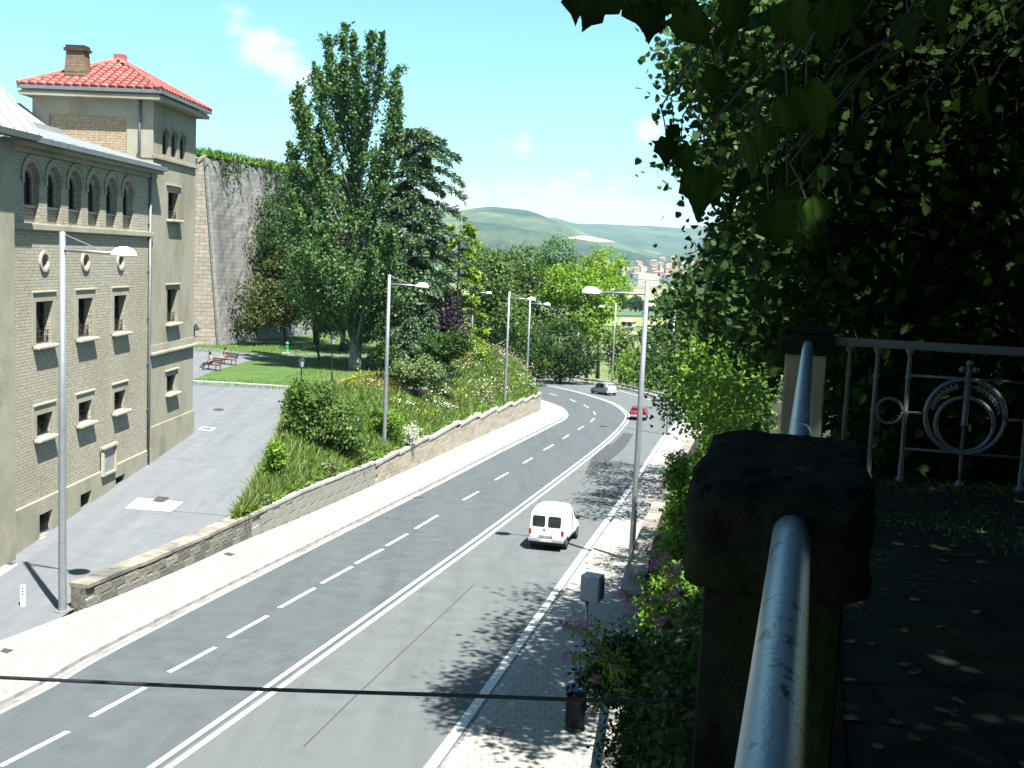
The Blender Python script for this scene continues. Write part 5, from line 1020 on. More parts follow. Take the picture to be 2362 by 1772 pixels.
PD = unit(np.array([.2635, 1., 0])); PNX = np.array([PD[1], -PD[0], 0]); pipe = lambda y: np.array([-.008 + .2635 * y, y, -.575])
FLOOR = -1.65; YE = 9.25
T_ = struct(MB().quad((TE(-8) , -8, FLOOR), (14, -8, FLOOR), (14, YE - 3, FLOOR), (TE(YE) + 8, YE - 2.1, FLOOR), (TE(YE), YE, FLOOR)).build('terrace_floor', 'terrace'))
rw_ = thing('terrace_wall', 'shaded retaining wall under the terrace edge', 'wall', (TE(0), 0, -9)); m_ = MB()
for y0 in np.arange(-8, YE - .1, 1.15):
    y1 = min(y0 + 1.14, YE); q = lambda y, o, z: (TE(y) + o * PNX[0] - TE(0), y + o * PNX[1], z + 9)
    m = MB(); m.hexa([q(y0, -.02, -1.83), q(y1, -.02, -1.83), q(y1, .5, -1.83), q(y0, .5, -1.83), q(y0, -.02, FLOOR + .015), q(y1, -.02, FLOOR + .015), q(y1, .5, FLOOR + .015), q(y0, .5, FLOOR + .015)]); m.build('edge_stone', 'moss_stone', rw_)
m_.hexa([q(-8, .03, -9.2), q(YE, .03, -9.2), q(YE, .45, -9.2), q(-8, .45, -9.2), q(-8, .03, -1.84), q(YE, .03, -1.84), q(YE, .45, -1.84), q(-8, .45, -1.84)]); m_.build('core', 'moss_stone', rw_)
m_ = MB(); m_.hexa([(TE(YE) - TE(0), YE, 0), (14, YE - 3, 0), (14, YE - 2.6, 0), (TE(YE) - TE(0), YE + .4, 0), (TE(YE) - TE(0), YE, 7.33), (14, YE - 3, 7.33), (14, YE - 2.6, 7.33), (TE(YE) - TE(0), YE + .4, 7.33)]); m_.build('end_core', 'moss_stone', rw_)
from mathutils import noise as mnoise
def rough_block(name, label, cy, ln, wd, z0, z1, m, p=8., amp=.006, nseg=40):
    c = pipe(cy); root = thing(name, label, 'stone post', (c[0], c[1], z0), math.atan2(PD[1], PD[0])); bm = bmesh.new(); bmesh.ops.create_cube(bm, size=2.); bmesh.ops.subdivide_edges(bm, edges=bm.edges[:], cuts=nseg, use_grid_fill=True); h = z1 - z0
    for v in bm.verts:
        x, y, z = v.co; rr = (abs(x) ** p + abs(y) ** p + abs(z) ** p) ** (1 / p) or 1; k = 1 / rr if rr > 1 else 1; x, y, z = x * k, y * k, z * k
        n = amp * (math.sin(x * 7 + z * 5) + math.sin(y * 9 - z * 4 + 1) + math.sin(x * 17 + y * 13 + z * 19) * .6); q = Vector((x * ln / 2, y * wd / 2, z * h / 2)); f = mnoise.fractal(q * 9, 1., 2., 5) * .008 + mnoise.fractal(q * 30, 1., 2., 3) * .004 - max(0, mnoise.noise(q * 14) - .35) * .03; v.co = (x * (ln / 2 * (1 + n) + f), y * (wd / 2 * (1 + 1.6 * n) + f), (z + 1) / 2 * h + n * .3 + f * z)
    me = bpy.data.meshes.new('shaft'); bm.to_mesh(me); bm.free(); me.polygons.foreach_set('use_smooth', [True] * len(me.polygons)); me.materials.append(MT[m]); link('shaft', me, root); return root
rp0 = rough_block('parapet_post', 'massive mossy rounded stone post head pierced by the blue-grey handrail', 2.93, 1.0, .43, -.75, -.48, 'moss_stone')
rp0.location.z = FLOOR; rp0.location.x -= .035
for ch_ in rp0.children: ch_.name = 'post_head'; ch_.location.z = -.75 - FLOOR
MB().bbox(-.42, .42, -.16, .16, 0, -.73 - FLOOR, .03).build('shaft', 'moss_stone', rp0)
fp = thing('parapet_post', 'square beige stone post with a capstone at the end of the handrail', 'stone post', (*pipe(9.0)[:2], FLOOR), math.atan2(PD[1], PD[0]))
MB().bbox(-.14, .14, -.15, .17, 0, 1.0, .015).build('shaft', 'post_stone', fp)
m = MB(); m.bbox(-.18, .2, -.2, .22, 1.0, 1.17, .03); m.bbox(-.15, .17, -.17, .19, 1.17, 1.21, .02); m.build('capstone', 'moss_stone', fp)
def chipped(name):
    m, nt, N, L, P = _nodes(name); P.inputs['Roughness'].default_value = .33; P.inputs['Specular IOR Level'].default_value = .5
    tc = N.new('ShaderNodeTexCoord'); mp = N.new('ShaderNodeMapping'); mp.inputs['Scale'].default_value = (1, 1, .55); L.new(tc.outputs['Object'], mp.inputs[0])
    n = N.new('ShaderNodeTexNoise'); n.inputs['Scale'].default_value = 22; n.inputs['Detail'].default_value = 6; n.inputs['Roughness'].default_value = .7; L.new(mp.outputs[0], n.inputs['Vector'])
    r = N.new('ShaderNodeValToRGB'); r.color_ramp.elements[0].position = .575; r.color_ramp.elements[1].position = .59; r.color_ramp.elements[0].color = (.17, .21, .24, 1); r.color_ramp.elements[1].color = (.012, .014, .017, 1); L.new(n.outputs[0], r.inputs[0]); L.new(r.outputs[0], P.inputs['Base Color'])
    n2 = N.new('ShaderNodeTexNoise'); n2.inputs['Scale'].default_value = 120; L.new(tc.outputs['Object'], n2.inputs['Vector']); b = N.new('ShaderNodeBump'); b.inputs['Strength'].default_value = .25; b.inputs['Distance'].default_value = .004; L.new(n2.outputs[0], b.inputs['Height']); L.new(b.outputs[0], P.inputs['Normal'])
    return m
MT['railpaint'] = chipped('chipped_blue_grey_paint')
hr = thing('handrail', 'chipped blue-grey pipe handrail running through the stone posts', 'handrail', tuple(pipe(2.5)))
for y0, y1 in ((-4, 2.6), (3.2, 8.95)):
    m = MB(); ys = np.linspace(y0, y1, 24); m.tube([pipe(y) - pipe(2.5) + np.array([0, 0, .0015 * math.sin(y * 2.3)]) for y in ys], .041, 28); m.build('pipe', 'railpaint', hr, True)
# ironwork closing the terrace end
MT['ironpaint'] = mat('grey_green_iron', (.07, .085, .088), (.10, .115, .118), scale=12, rough=.45, spec=.5, bump=.2, bscale=40)
GO = pipe(9.0) + PNX * .2; gate = thing('iron_railing', 'ornate grey iron railing with a ringed emblem between slim balusters', 'railing', (GO[0], GO[1], FLOOR), math.atan2(PNX[1], PNX[0]))
K_ = .00121; gu = lambda x: (x - 1015) * K_; gw = lambda x, y: 1.125 - (y - 128 - (x - 1030) * .070) * K_
def ig(mb, name='bar', sm=True, parent=gate): return mb.build(name, 'ironpaint', parent, sm)
m = MB(); m.box(-.05, 3.4, -.028, .028, 1.10, 1.15); m.box(-.05, 3.4, -.018, .018, 1.085, 1.10); ig(m, 'top_rail', False)
def baluster(u):
    m = MB(); m.lathe([(.0, .03), (.032, .03), (.032, .06), (.018, .07), (.022, .14), (.016, .2), (.017, .56), (.027, .58), (.017, .60), (.017, .84), (.026, .86), (.018, .88), (.014, 1.03), (.022, 1.05), (.034, 1.075), (.034, 1.086)], 12, (u, 0, 0)); return ig(m, 'baluster')
us = [gu(1120), gu(1295), gu(1495)]; ue = gu(1860)
for u in us + [2 * ue - us[2], 2 * ue - us[1], 2 * ue - us[2] + 1.1, 2 * ue - us[2] + 1.34]: baluster(u)
for (a, b) in ((us[1], us[2]), (2 * ue - us[2], 2 * ue - us[1])): m = MB(); m.torus(((a + b) / 2, 0, gw(1375, 595)), abs(b - a) / 2 - .022, .012, (1, 0, 0), (0, 0, 1), 28, 8); ig(m, 'ring')
cu, cw, ro = ue, gw(1860, 630), .292
for w, sp in ((gw(1500, 362), 0), (gw(1500, 605), ro), (gw(1500, 845), 0)):
    for a, b in (((us[2], cu - sp), (cu + sp, 2 * ue - us[2])) if sp else ((us[2], 2 * ue - us[2]),)): m = MB(); m.tube([(a, 0, w), (b, 0, w)], .011, 8); ig(m, 'bar')
m = MB(); m.torus((cu, 0, cw), ro, .019, (1, 0, 0), (0, 0, 1), 40, 8); em = ig(m, 'emblem_ring')
m = MB(); m.torus((cu, 0, cw - .062), .212, .017, (1, 0, 0), (0, 0, 1), 36, 8); ig(m, 'inner_ring', parent=em)
m = MB(); m.tube([(cu, 0, .06), (cu, 0, .16), (cu, 0, cw - .08), (cu, 0, cw - .07), (cu, 0, cw - .05), (cu, 0, cw + ro + .02)], [.012, .014, .015, .03, .022, .026], 10); m.lathe([(0, .03), (.034, .03), (.03, .06), (.014, .08)], 10, (cu, 0, 0)); ig(m, 'spear', parent=em)
m = MB(); top = cw + ro + .02
m.tube([(cu, 0, top - .02), (cu, 0, top + .08)], .022, 10)
for dx, dz in ((-.047, .055), (.047, .055), (0, .105)): m.lathe([(.0, -.028), (.02, -.02), (.028, 0), (.02, .02), (0, .028)], 10, (cu + dx, 0, top + dz))
m.tube([(cu - .045, 0, top + .055), (cu + .045, 0, top + .055)], .014, 8); ig(m, 'finial_cross', parent=em)
for s in (-1, 1):                                         # laurel sprigs between the rings
    m = MB(); pts = [(cu + s * .26 * math.sin(a), 0, cw - .012 + .252 * math.cos(a)) for a in np.linspace(.12, 1.25, 9)]; m.tube(pts, .008, 6)
    for i, (x, _, z) in enumerate(pts[1:]):
        for k in (-1, 1):
            a = math.atan2(pts[i + 1][2] - pts[i][2], pts[i + 1][0] - pts[i][0]) + k * .75; L_ = .042; d = (math.cos(a), math.sin(a)); n2 = (-d[1], d[0])
            for yy in (-.004, .004): m.add([(x, yy, z), (x + d[0] * L_ * .5 + n2[0] * .012, yy, z + d[1] * L_ * .5 + n2[1] * .012), (x + d[0] * L_, yy, z + d[1] * L_), (x + d[0] * L_ * .5 - n2[0] * .012, yy, z + d[1] * L_ * .5 - n2[1] * .012)], [(0, 1, 2, 3)])
    ig(m, 'laurel_sprig', parent=em)
# leaf litter
MT['litter'] = leafmat('fallen_leaves', (.03, .02, .008), (.12, .085, .015), trans=.1, c3=(.16, .13, .02))
n = 420; y_ = R.uniform(1, 9, n); P = np.stack([TE(y_) + .45 + R.uniform(0, 4.5, n) ** 1.2, y_, np.full(n, FLOOR + .012)], 1); g = leafmesh('fallen_leaves', P, .055, 'litter', aspect=.8, nbias=6, shape='palm'); stuff(g, 'dry fallen leaves scattered over the terrace floor', 'leaves')
g = leafmesh('floor_moss', spray(np.stack([R.uniform(2.2, 6, 40), R.uniform(6.8, 9, 40), np.full(40, FLOOR)], 1), 60, .16, .03), .03, 'blade_green', aspect=.3, shape='blade', droop=-1.5, nbias=0); stuff(g, 'moss and grass tufts growing between the terrace slabs', 'moss')
# ================================================================== plants of the slope under the terrace
def slope_pts(ys, us):
    out = []
    for y, u in zip(ys, us):
        a = rwp(y) + np.array([.5, 0, .75]); e = 1. if y < 9.5 else max(0., 1 - (y - 9.5) / 9); x1 = max(TE(y) - .9 * min(1, max(0, (y - 9) / 3)), a[0] + (.9 if y < 30 else 3.2 - 2.3 * max(0, 1 - (y - 30) / 12))); z1 = -3.2 * e + (a[2] + 4.) * (1 - e); out.append(a + (np.array([x1, y, z1]) - a) * u)
    return np.array(out)
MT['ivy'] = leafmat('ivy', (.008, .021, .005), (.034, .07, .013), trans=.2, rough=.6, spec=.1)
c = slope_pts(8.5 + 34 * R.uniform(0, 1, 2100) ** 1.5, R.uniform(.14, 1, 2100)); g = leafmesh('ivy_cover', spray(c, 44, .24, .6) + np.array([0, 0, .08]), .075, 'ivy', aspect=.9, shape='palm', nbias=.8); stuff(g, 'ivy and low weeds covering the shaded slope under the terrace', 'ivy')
c = slope_pts(R.uniform(38, 84, 420), R.uniform(.2, .6, 420)); g = leafmesh('sunny_weeds', spray(c, 34, .3, .6) + np.array([-.1, 0, .15]), .2, 'leaf_bright', aspect=.6, nbias=.6); stuff(g, 'bright weeds behind the roadside wall', 'weeds')
def sbush(label, y, blobs, m, nc, size=.1, per=60, sig=.16):
    c = at(*dsp(blobs[0][0], blobs[0][1]), y); b = slope_pts([y], [.6])[0]; return broadleaf('slope_shrub', label, (c[0], y, min(c[2] - .3, b[2] + 1)), (c[0], y, c[2]), [blob(*q, y) for q in blobs], nc, per, size, m, .03, sig, nl=10, cat='shrub')
sbush('dark small-leaved shrub at the foot of the terrace wall', 13.5, [(1430, 1560, 90, 70), (1370, 1625, 55, 45), (1480, 1480, 70, 70), (1540, 1600, 70, 60)], 'ivy', 150, size=.075)
sbush('shaded bushy weed beside the dark litter bin', 16, [(1330, 1440, 50, 60), (1390, 1470, 60, 50), (1300, 1480, 30, 40)], 'ivy', 90, size=.08)
sbush('sunlit green weed behind the roadside wall', 19, [(1470, 1280, 45, 45), (1430, 1330, 35, 40), (1500, 1350, 35, 50)], 'leaf_bright', 80, size=.085)
sbush('leafy clump on the slope behind the lamp beside the van', 30, [(1452, 1190, 14, 40), (1474, 1100, 16, 45), (1466, 1020, 16, 36)], 'leaf_bright', 60, size=.11)
def valerian(label, base, flowers, y):
    root = thing('valerian_plant', label, 'plant', tuple(base), group=None); st = MB(); lv = []; b = np.zeros(3)
    for (x, yy) in flowers:
        f = at(*QR(x, yy), y + R.normal() * .35) - base; s = np.array([R.normal() * .12, R.normal() * .12, 0]); mid = s * .45 + f * .55 + np.array([.06, 0, .05]); st.tube([s, mid, f], [.008, .006, .004], 5)
        for t in np.linspace(.25, .9, 6): p = (s * (1 - t) + mid * t) if t < .55 else (mid * (1 - t) + f * t); lv += [p, p]
        nfl = 34; P = f + R.normal(size=(nfl, 3)) * .032; h = leafmesh('flower_head', P, .028, 'fl_pink', root, aspect=.9); h['kind'] = 'stuff'
        if R.uniform() < .6:
            k = f + np.array([R.normal() * .09, R.normal() * .09, -.07]); st.tube([mid * .4 + f * .6, k], .003, 4); leafmesh('flower_head', k + R.normal(size=(18, 3)) * .022, .026, 'fl_pink', root, aspect=.9)['kind'] = 'stuff'
    st.build('stems', 'stalk', root); leafmesh('leaves', spray(np.array(lv), 2, .03), .10, 'leaf_bright', root, aspect=.42)
MT['stalk'] = mat('green_stalk', (.12, .17, .05), (.18, .22, .08), scale=20, rough=.7)
valerian('pink-flowered valerian with long pale stems over the roadside wall', at(*QR(1150, 640), 13.6), [(800, 105), (855, 115), (930, 145), (990, 210), (960, 245), (685, 285), (600, 390), (655, 430), (740, 405), (865, 200), (820, 440)], 13.)
valerian('pink valerian clump among bright leaves under the terrace', at(*QR(1190, 700), 13.2), [(1000, 380), (1015, 455), (1030, 520), (850, 585), (710, 500), (900, 590), (960, 640), (930, 890)], 12.8)
valerian('purple valerian sprays leaning over the pavement beside the box post', at(*QR(560, 960), 14.2), [(200, 860), (175, 620), (215, 610), (260, 625), (310, 640), (375, 620), (235, 850), (550, 940), (420, 1020), (300, 880), (630, 1140), (380, 1270)], 13.6)
# ================================================================== street furniture
MT['boxgrey'] = mat('grey_enamel', (.30, .32, .33), (.36, .38, .39), scale=3, rough=.5)
p = on(1349, 1497); bx = thing('control_box', 'grey steel box on a slim post beside the roadside wall', 'control box', (p[0], p[1], p[2] + .13), rad(-24))
MB().tube([(0, 0, 0), (0, 0, 1.35)], .04, 10).build('post', 'steel', bx, True)
m = MB(); m.bbox(-.16, .42, -.26, .26, 1.42, 2.2, .03); m.build('cabinet', 'boxgrey', bx)
MB().box(-.20, .02, -.28, .28, 1.33, 1.40).build('bracket', 'lampwhite', bx); MB().box(.43, .45, -.2, .2, 1.5, 2.1).build('door', 'steel', bx)
p = on(*QR(265, 1415)); bn = thing('litter_bin', 'dark cylindrical litter bin on the shaded pavement', 'bin', (p[0], p[1], p[2] + .13))
MT['blue'] = mat('blue_plastic', (.02, .06, .13), (.03, .08, .16), scale=6, rough=.5)
MB().lathe([(0, 0), (.24, 0), (.26, .04), (.21, .06), (.21, .12), (.24, .14), (.25, .8), (.26, .84), (.24, .86), (.22, .84), (.22, .4), (0, .4)], 22).build('body', 'iron', bn, True)
m = MB(); m.tube([(-.23, 0, .8), (-.23, 0, 1.05)], .02, 6); m.tube([(.23, 0, .8), (.23, 0, 1.05)], .02, 6); m.lathe([(.28, 1.03), (.28, 1.06), (.15, 1.12), (0, 1.13)], 20); m.build('hood', 'blue', bn)
def flat_thing(name, label, cat, pts, fn, lift, m='plate'):
    P = np.array([onf(*p, f=fn) for p in pts]); c = P.mean(0); mb = MB(); n = len(P); b = [tuple(p - c + np.array([0, 0, -.02])) for p in P]; t = [tuple(p - c + np.array([0, 0, lift])) for p in P]
    mb.add(b + t, [tuple(range(n, 2 * n))] + [(i, (i + 1) % n, n + (i + 1) % n, n + i) for i in range(n)]); return tag(mb.build(name, m, loc=tuple(c)), label, cat)
rp_ = lambda x, y: zr(y) + .13
flat_thing('drain_cover', 'square drain cover in the pavement under the tree shade', 'drain cover', [Q7(1290, 1085), Q7(1440, 1105), Q7(1478, 1048), Q7(1335, 1032)], rp_, .008)
flat_thing('drain_cover', 'drain cover in the pavement beside the lichen-dark wall', 'drain cover', [Q6(1625, 90), Q6(1680, 105), Q6(1715, 90), Q6(1655, 78)], rp_, .008)
flat_thing('drain_cover', 'rusty drain cover at the street corner by the kerb', 'drain cover', [Q6(0, 800), Q6(50, 815), Q6(100, 790), Q6(30, 775)], rp_, .008)
flat_thing('concrete_pad', 'pale concrete pad in the side street', 'paving slab', [Q3(1140, 762), Q3(1560, 792), Q3(1672, 705), Q3(1255, 665)], zs, .012, 'concrete')
flat_thing('manhole_cover', 'dark manhole cover set in the pale concrete pad', 'manhole cover', [Q3(1385, 702), Q3(1490, 712), Q3(1542, 667), Q3(1440, 655)], zs, .024)
flat_thing('concrete_pad', 'pale concrete surround at the foot of the facade', 'paving slab', [Q3(-60, 1340), Q3(-20, 1400), Q3(165, 1270), Q3(60, 1262)], zs, .012, 'concrete')
flat_thing('manhole_cover', 'dark cover in the slab at the foot of the facade', 'manhole cover', [Q3(40, 1275), Q3(105, 1285), Q3(145, 1265), Q3(80, 1258)], zs, .024)
flat_thing('concrete_pad', 'white-rimmed inspection cover frame in front of the tower', 'paving slab', [QB(1510, 1562), QB(1610, 1578), QB(1655, 1552), QB(1550, 1543)], zs, .012, 'concrete')
flat_thing('manhole_cover', 'small inspection cover inside the white rim by the tower', 'manhole cover', [QB(1535, 1561), QB(1605, 1569), QB(1630, 1555), QB(1562, 1549)], zs, .024, 'pipe_grey')
flat_thing('manhole_cover', 'round grey cover in the street before the lawn', 'manhole cover', [dsp(472 + 12 * math.cos(a), 885 + 3 * math.sin(a)) for a in np.linspace(6.28, .3, 12)], zs, .012)
flat_thing('manhole_cover', 'manhole cover in the road near the left pavement', 'manhole cover', [QM(1280 + 45 * math.cos(a), 1163 + 8 * math.sin(a)) for a in np.linspace(6.28, .3, 12)], lambda x, y: zr(y), .012, 'asphalt_patch')
p = onf(*Q6(168, 466)); bl_ = thing('bollard', 'short white bollard with dark slots at the street entrance', 'bollard', tuple(p), .3)
m = MB(); m.bbox(-.075, .075, -.075, .075, 0, .68, .015); m.build('post', 'lampwhite', bl_)
for z in (.36, .46, .56): MB().box(-.03, .03, -.079, -.07, z, z + .05).build('slot', 'black', bl_)
# overhead cable
cw_ = [at(*dsp(-200, 1455), 11), at(*dsp(0, 1463), 10.2), at(*dsp(500, 1486), 9.6), at(*dsp(1000, 1502), 9.2), at(*dsp(1300, 1512), 9.0), np.array([TE(9.0) + .1, 9.0, -3.55])]
cb = MB(); far = [at(*dsp(-1500, 1378), 13.5), at(*dsp(-700, 1428), 11.9)]; cb.tube(list(resample(far + cw_, 60)), .0185, 8); tag(cb.build('overhead_cable', 'black', smooth=True), 'black cable strung across the road from the terrace wall', 'cable')
# lanterns
MT['lglass'] = mat('lantern_glass', (.30, .36, .34), (.36, .42, .40), scale=5, rough=.3)
def lantern(label, base, h, wallm=False):
    t = thing('lantern', label, 'lantern', base); 
    if not wallm: MB().lathe([(.0, 0), (.14, 0), (.12, .12), (.07, .3), (.05, .8), (.06, .84), (.04, .9), (.033, h - .75), (.05, h - .72), (.0, h - .7)], 10).build('post', 'iron', t, True)
    else: MB().tube([(0, 0, h - .75), (-.35, 0, h - .8), (-.4, 0, h - 1.1)], .02, 6).build('bracket', 'iron', t)
    g = MB(); g.lathe([(.11, h - .70), (.19, h - .28)], 4); g.build('glass', 'lglass', t)
    c = MB(); c.lathe([(.23, h - .28), (.20, h - .24), (.08, h - .08), (.05, h - .04), (.03, h), (0, h)], 4); c.lathe([(0, h - .72), (.12, h - .72), (.12, h - .69)], 4); c.build('cap', 'iron', t)
p = at(*Q4(818, 1385), 69); lantern('old-fashioned lantern post at the street end of the lawn', (p[0], p[1], -9.75), p[2] + 9.75)
p = at(*Q4(1018, 1250), 81); lantern('old-fashioned lantern post beside the poplar', (p[0], p[1], PARK), p[2] - PARK)
p = at(*Q4(132, 1180), 60.5); lantern('wall lantern on a bracket at the far corner of the tower', (p[0] + .1, p[1], p[2] - 2), 2., True)
# drinking fountain
p = onf(*Q4(725, 1366), f=flat(PARK)); ft = thing('drinking_fountain', 'green cast-iron drinking fountain on the lawn', 'fountain', (p[0], p[1], PARK))
MT['green'] = mat('green_enamel', (.02, .20, .07), (.03, .26, .1), scale=5, rough=.4)
MB().lathe([(0, 0), (.26, 0), (.24, .1), (.17, .16), (.15, .75), (.19, .8), (.19, .88), (.13, .98), (.05, 1.05), (0, 1.06)], 14).build('column', 'green', ft, True)
m = MB(); m.tube([(0, -.1, .66), (0, -.26, .66), (0, -.29, .6)], .025, 6); m.build('spout', 'steel', ft); MB().box(-.4, .4, -.8, -.1, .0, .05).build('basin', 'concrete', ft)
# yellow safety fence along the top of the bank
MT['yellow'] = mat('yellow_paint', (.62, .34, .01), (.72, .42, .02), scale=5, rough=.5)
fpts = [at(*Q4(945, 1612), 76), at(*Q4(1010, 1580), 78), at(*Q4(1070, 1545), 81), at(*Q4(1150, 1520), 84), at(*Q4(1240, 1505), 87), at(*Q4(1330, 1490), 90)]
for i, (a, b) in enumerate(zip(fpts[:-1], fpts[1:])):
    lab = ['yellow fence panel touching the white lawn kerb', 'yellow fence panel above the leafy street-corner shrub', 'yellow fence panel on the crest of the bank by the lanterns', 'yellow fence panel below the poplar trunk', 'yellow fence panel ending by the bank lamp post'][i]
    t = thing('safety_fence', lab, 'fence', (a[0], a[1], a[2] - .95), group='yellow fence panels along the bank'); d = b - a; hgt = .95
    m = MB(); m.tube([(0, 0, hgt), d * .97 + np.array([0, 0, hgt])], .045, 7); m.tube([(0, 0, .15), d * .97 + np.array([0, 0, .15])], .04, 7); m.tube([(0, 0, -.4), (0, 0, hgt)], .045, 7); m.tube([d * .97 + np.array([0, 0, -.4]), d * .97 + np.array([0, 0, hgt])], .045, 7); m.build('frame', 'yellow', t)
    for k in range(1, 10): q = d * .97 * k / 10; MB().tube([q + np.array([0, 0, .15]), q + np.array([0, 0, hgt])], .022, 5).build('bar', 'yellow', t)
p = at(*QM(1272, 400), 84); pl_ = thing('planter', 'round concrete planter on the bank', 'planter', (p[0], p[1], p[2] - .5)); MB().lathe([(0, 0), (.62, 0), (.72, .75), (.76, .8), (.76, .9), (.66, .9), (.64, .78), (0, .78)], 20).build('bowl', 'concrete', pl_, True); MB().lathe([(0, .80), (.64, .80)], 20).build('soil', 'soil', pl_)
# benches and the people on them
def bench(label, p, rz):
    t = thing('park_bench', label, 'bench', p, rz)
    for i in range(4): MB().bbox(-.9, .9, -.42 + i * .12, -.32 + i * .12, .42, .46, .008).build('seat_slat', 'wood', t)
    for i in range(3): MB().hexa([(-.9, .10 + .05 * i, .55 + .14 * i), (.9, .10 + .05 * i, .55 + .14 * i), (.9, .13 + .05 * i, .55 + .14 * i), (-.9, .13 + .05 * i, .55 + .14 * i), (-.9, .13 + .05 * i, .66 + .14 * i), (.9, .13 + .05 * i, .66 + .14 * i), (.9, .16 + .05 * i, .66 + .14 * i), (-.9, .16 + .05 * i, .66 + .14 * i)]).build('back_slat', 'wood', t)
    for s in (-.7, .7): m = MB(); m.tube([(s, -.38, 0), (s, -.34, .42), (s, .06, .42), (s, .25, .98)], .03, 6); m.tube([(s, .06, .42), (s, .14, 0)], .03, 6); m.build('leg', 'iron', t)
    return t
def person(label, p, rz, shirt, legs, skin=(.36, .22, .15), hair=(.02, .015, .012), stretch=.25):
    t = thing('person', label, 'person', p, rz); J = {}; ed = []
    def j(n, co, r, par=None): J[n] = (len(J), co, r); ed.append((J[par][0], J[n][0])) if par else None
    j('pelvis', (0, 0, .52), .14); j('waist', (0, .02, .68), .125, 'pelvis'); j('chest', (0, .04, .90), .15, 'waist'); j('neck', (0, .02, 1.08), .06, 'chest'); j('head0', (0, -.01, 1.18), .085, 'neck'); j('head1', (0, -.01, 1.29), .09, 'head0')
    for s, n in ((-1, 'l'), (1, 'r')):
        j('hip' + n, (s * .10, -.03, .50), .095, 'pelvis'); j('knee' + n, (s * .13, -.42, .52), .065, 'hip' + n); j('ank' + n, (s * .13, -.42 - stretch, .09), .042, 'knee' + n); j('toe' + n, (s * .14, -.58 - stretch, .05), .035, 'ank' + n)
        j('sh' + n, (s * .19, .03, .99), .065, 'chest'); j('el' + n, (s * .25, -.03, .74), .045, 'sh' + n); j('wr' + n, (s * .15, -.24, .62), .033, 'el' + n); j('hd' + n, (s * .11, -.31, .60), .03, 'wr' + n)
    def skinned(name, names, col, grow=1.):
        idx = {n: i for i, n in enumerate(names)}; inv = {v[0]: k for k, v in J.items()}; me = bpy.data.meshes.new(name)
        me.from_pydata([J[n][1] for n in names], [(idx[inv[a]], idx[inv[b]]) for a, b in ed if inv[a] in idx and inv[b] in idx], []); o = link(name, me, t); o.modifiers.new('skin', 'SKIN'); 
        for n in names: v = me.skin_vertices[0].data[idx[n]]; v.radius = (J[n][2] * grow, J[n][2] * grow); v.use_root = (n == names[0])
        o.modifiers.new('sub', 'SUBSURF').levels = 1; me.materials.append(mat('cloth_' + name, col, tuple(c * 1.2 for c in col), scale=9, rough=.9)); return o
    skinned('body', list(J), skin); skinned('shirt', ['waist', 'chest', 'shl', 'shr', 'ell', 'elr'], shirt, 1.12); skinned('trousers', ['pelvis', 'hipl', 'hipr', 'kneel', 'kneer', 'ankl', 'ankr'], legs, 1.12)
    m = MB(); m.lathe([(.0, .16), (.06, .145), (.10, .10), (.112, .03), (.105, -.04), (.08, -.09)], 12, (0, .015, 1.26)); m.build('hair', mat('hair', hair, None, rough=.6), t, True); return t
PB1 = onf(*Q4(255, 1475), f=flat(PARK + .03)); PB2 = onf(*Q4(355, 1440), f=flat(PARK + .03)); r1 = rad(-35)
bench('wooden park bench with a person stretching their legs', tuple(PB1), r1); bench('wooden park bench next to the lawn corner with a dark-haired person', tuple(PB2), r1)
person('person in a pink top and dark trousers sitting with legs stretched out on a bench', (PB1[0] - .35, PB1[1] + .2, PARK + .03), r1, (.5, .22, .30), (.02, .02, .025), stretch=.5)
person('person in dark clothes sitting on the bench by the lawn corner', (PB2[0] - .4, PB2[1] + .25, PARK + .03), r1, (.03, .03, .04), (.35, .15, .2))
# ================================================================== town, houses and fields in the valley
for i, (pts, c1, c2) in enumerate([([(1300, 616), (1520, 618), (1560, 650), (1300, 648)], (.30, .30, .12), (.24, .27, .10)), ([(1300, 650), (1560, 652), (1580, 668), (1290, 664)], (.10, .17, .05), (.14, .21, .06)), ([(1290, 685), (1580, 690), (1600, 708), (1280, 704)], (.16, .25, .06), (.20, .28, .08)), ([(1290, 668), (1580, 672), (1580, 684), (1290, 682)], (.05, .10, .05), (.08, .13, .06)), ([(900, 612), (1180, 616), (1170, 640), (880, 640)], (.18, .22, .08), (.24, .26, .1))]):
    P = [onf(*dsp(*p), f=flat(-41.6), lo=100, hi=6000) for p in pts]; struct(MB().quad(*[(p[0], p[1], -41.6 + .1 * i) for p in P]).build('field', mat('field_crop_%d' % i, c1, c2, scale=.03, rough=1)))
MT['t_cream'] = mat('town_cream', (.50, .45, .38), (.56, .50, .43), scale=.05, rough=.9); MT['t_pink'] = mat('town_pink', (.46, .27, .21), (.52, .32, .25), scale=.05, rough=.9); MT['t_white'] = mat('town_white', (.62, .60, .57), (.68, .66, .62), scale=.05, rough=.9); MT['t_grey'] = mat('town_grey', (.20, .22, .26), (.26, .28, .31), scale=.05, rough=.9)
MT['t_roof'] = mat('town_roof', (.36, .20, .15), (.42, .25, .19), scale=.05, rough=.9)
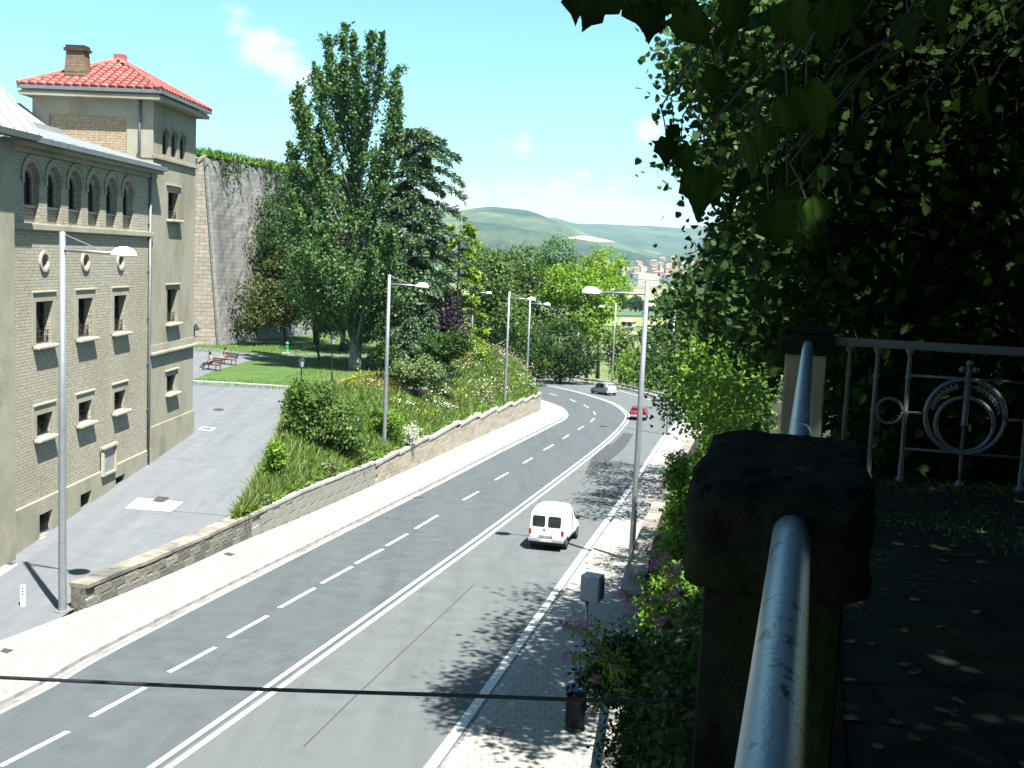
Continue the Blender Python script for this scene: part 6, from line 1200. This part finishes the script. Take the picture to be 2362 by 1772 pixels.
def block(name, label, x0, x1, yt, yb, y, m, roof='t_roof', group='apartment blocks of the far town', gable=False, deep=None):
    c = at(*dsp((x0 + x1) / 2, yb), y); k = y / 2420.; w = (x1 - x0) * k; h = (yb - yt) * k; d = deep or min(w, 22.); t = thing(name, label, 'building' if not gable else 'house', (c[0], y, c[2] - 6), R.uniform(-.3, .3) if not gable else R.uniform(-.6, .6), group)
    MB().box(-w / 2, w / 2, 0, d, 0, h + 6).build('wall', m, t); rh = (3. if not gable else w * .28)
    e = .6 if not gable else .35
    MB().add([(-w / 2 - e, -e, h + 6), (w / 2 + e, -e, h + 6), (w / 2 + e, d + e, h + 6), (-w / 2 - e, d + e, h + 6), (-w / 2 * (.5 if not gable else 1.02), d / 2, h + 6 + rh), (w / 2 * (.5 if not gable else 1.02), d / 2, h + 6 + rh)], [(0, 1, 5, 4), (1, 2, 5), (2, 3, 4, 5), (3, 0, 4), (3, 2, 1, 0)]).build('roof', roof, t)
    fl = max(1, int(h / 3)); nc = max(2, int(w / (4.5 if not gable else 3.))); win = MB()
    for a in range(fl):
        for b in range(nc): u = -w / 2 + w * (b + .5) / nc; z = 6 + h * (a + .5) / fl; win.quad((u - .7, -.05, z - .7), (u + .7, -.05, z - .7), (u + .7, -.05, z + .8), (u - .7, -.05, z + .8))
    o = win.build('windows', 'dkglass', t); o['kind'] = 'stuff'
rg = random.Random(4)
block('apartment_block', 'long low dark block in front of the far town', 1365, 1412, 592, 612, 2650, 't_grey'); block('apartment_block', 'salmon tower block at the end of the long dark one', 1411, 1428, 588, 613, 2640, 't_pink'); block('apartment_block', 'grey block half hidden by leaves beside the salmon tower', 1429, 1490, 594, 613, 2680, 't_grey')
for i in range(64):
    x = 1300 + rg.uniform(0, 260); row = rg.choice((0, 0, 1, 1, 2)); yb = (592, 582, 574)[row] + rg.uniform(-3, 3); hh = rg.uniform(8, 16) + (8 if 1395 < x < 1450 and row == 2 else 0); w = rg.uniform(7, 15); m = rg.choice(('t_cream', 't_pink', 't_white', 't_white', 't_pink'))
    block('apartment_block', {'t_cream': 'cream apartment block with red roof in the far town', 't_pink': 'pinkish brick apartment block in the far town', 't_white': 'white apartment block in the far town'}[m], x, x + w, yb - hh, yb, 2750 + row * 230 + rg.uniform(0, 100), m)
for (lab, x, w, yt, yb, y, m) in [('white house with an orange roof among the trees beyond the bend', 1126, 32, 592, 608, 800, 't_cream'), ('long pale shed behind the valley trees', 1150, 60, 608, 616, 820, 't_white'), ('cream house with red roof left of the lime-green tree tops', 1088, 24, 596, 612, 840, 't_cream'), ('orange-roofed house below the fields', 1340, 26, 695, 704, 420, 't_cream'), ('white villa among the dark valley trees', 1395, 26, 702, 728, 330, 't_white'), ('small white house beside the willow bush', 1352, 24, 722, 742, 310, 't_white'), ('low white shed at the edge of the yellow field', 1378, 44, 604, 611, 2300, 't_white'), ('pinkish house under the roadside tree branches', 1440, 30, 700, 722, 400, 't_pink'), ('pale house behind the lime-green tree', 1320, 24, 574, 586, 1500, 't_cream'), ('red-roofed block left of the far town', 1270, 40, 575, 592, 1800, 't_pink')]:
    block('house', lab, x, x + w, yt, yb, y, m, gable=True, group='houses scattered over the valley', deep=w * y / 2420 * .7)
# ================================================================== air
hz = bpy.data.materials.new('haze_air'); hz.use_nodes = True; N = hz.node_tree.nodes; N.clear(); o_ = N.new('ShaderNodeOutputMaterial'); v_ = N.new('ShaderNodeVolumePrincipled'); v_.inputs['Color'].default_value = (.50, .76, 1., 1); v_.inputs['Density'].default_value = 4.6e-5; v_.inputs['Anisotropy'].default_value = .2
hz.node_tree.links.new(v_.outputs[0], o_.inputs['Volume'])
h_ = MB().box(-9600, 9600, -9600, 9600, -72, 480).build('haze', hz); h_['kind'] = 'stuff'
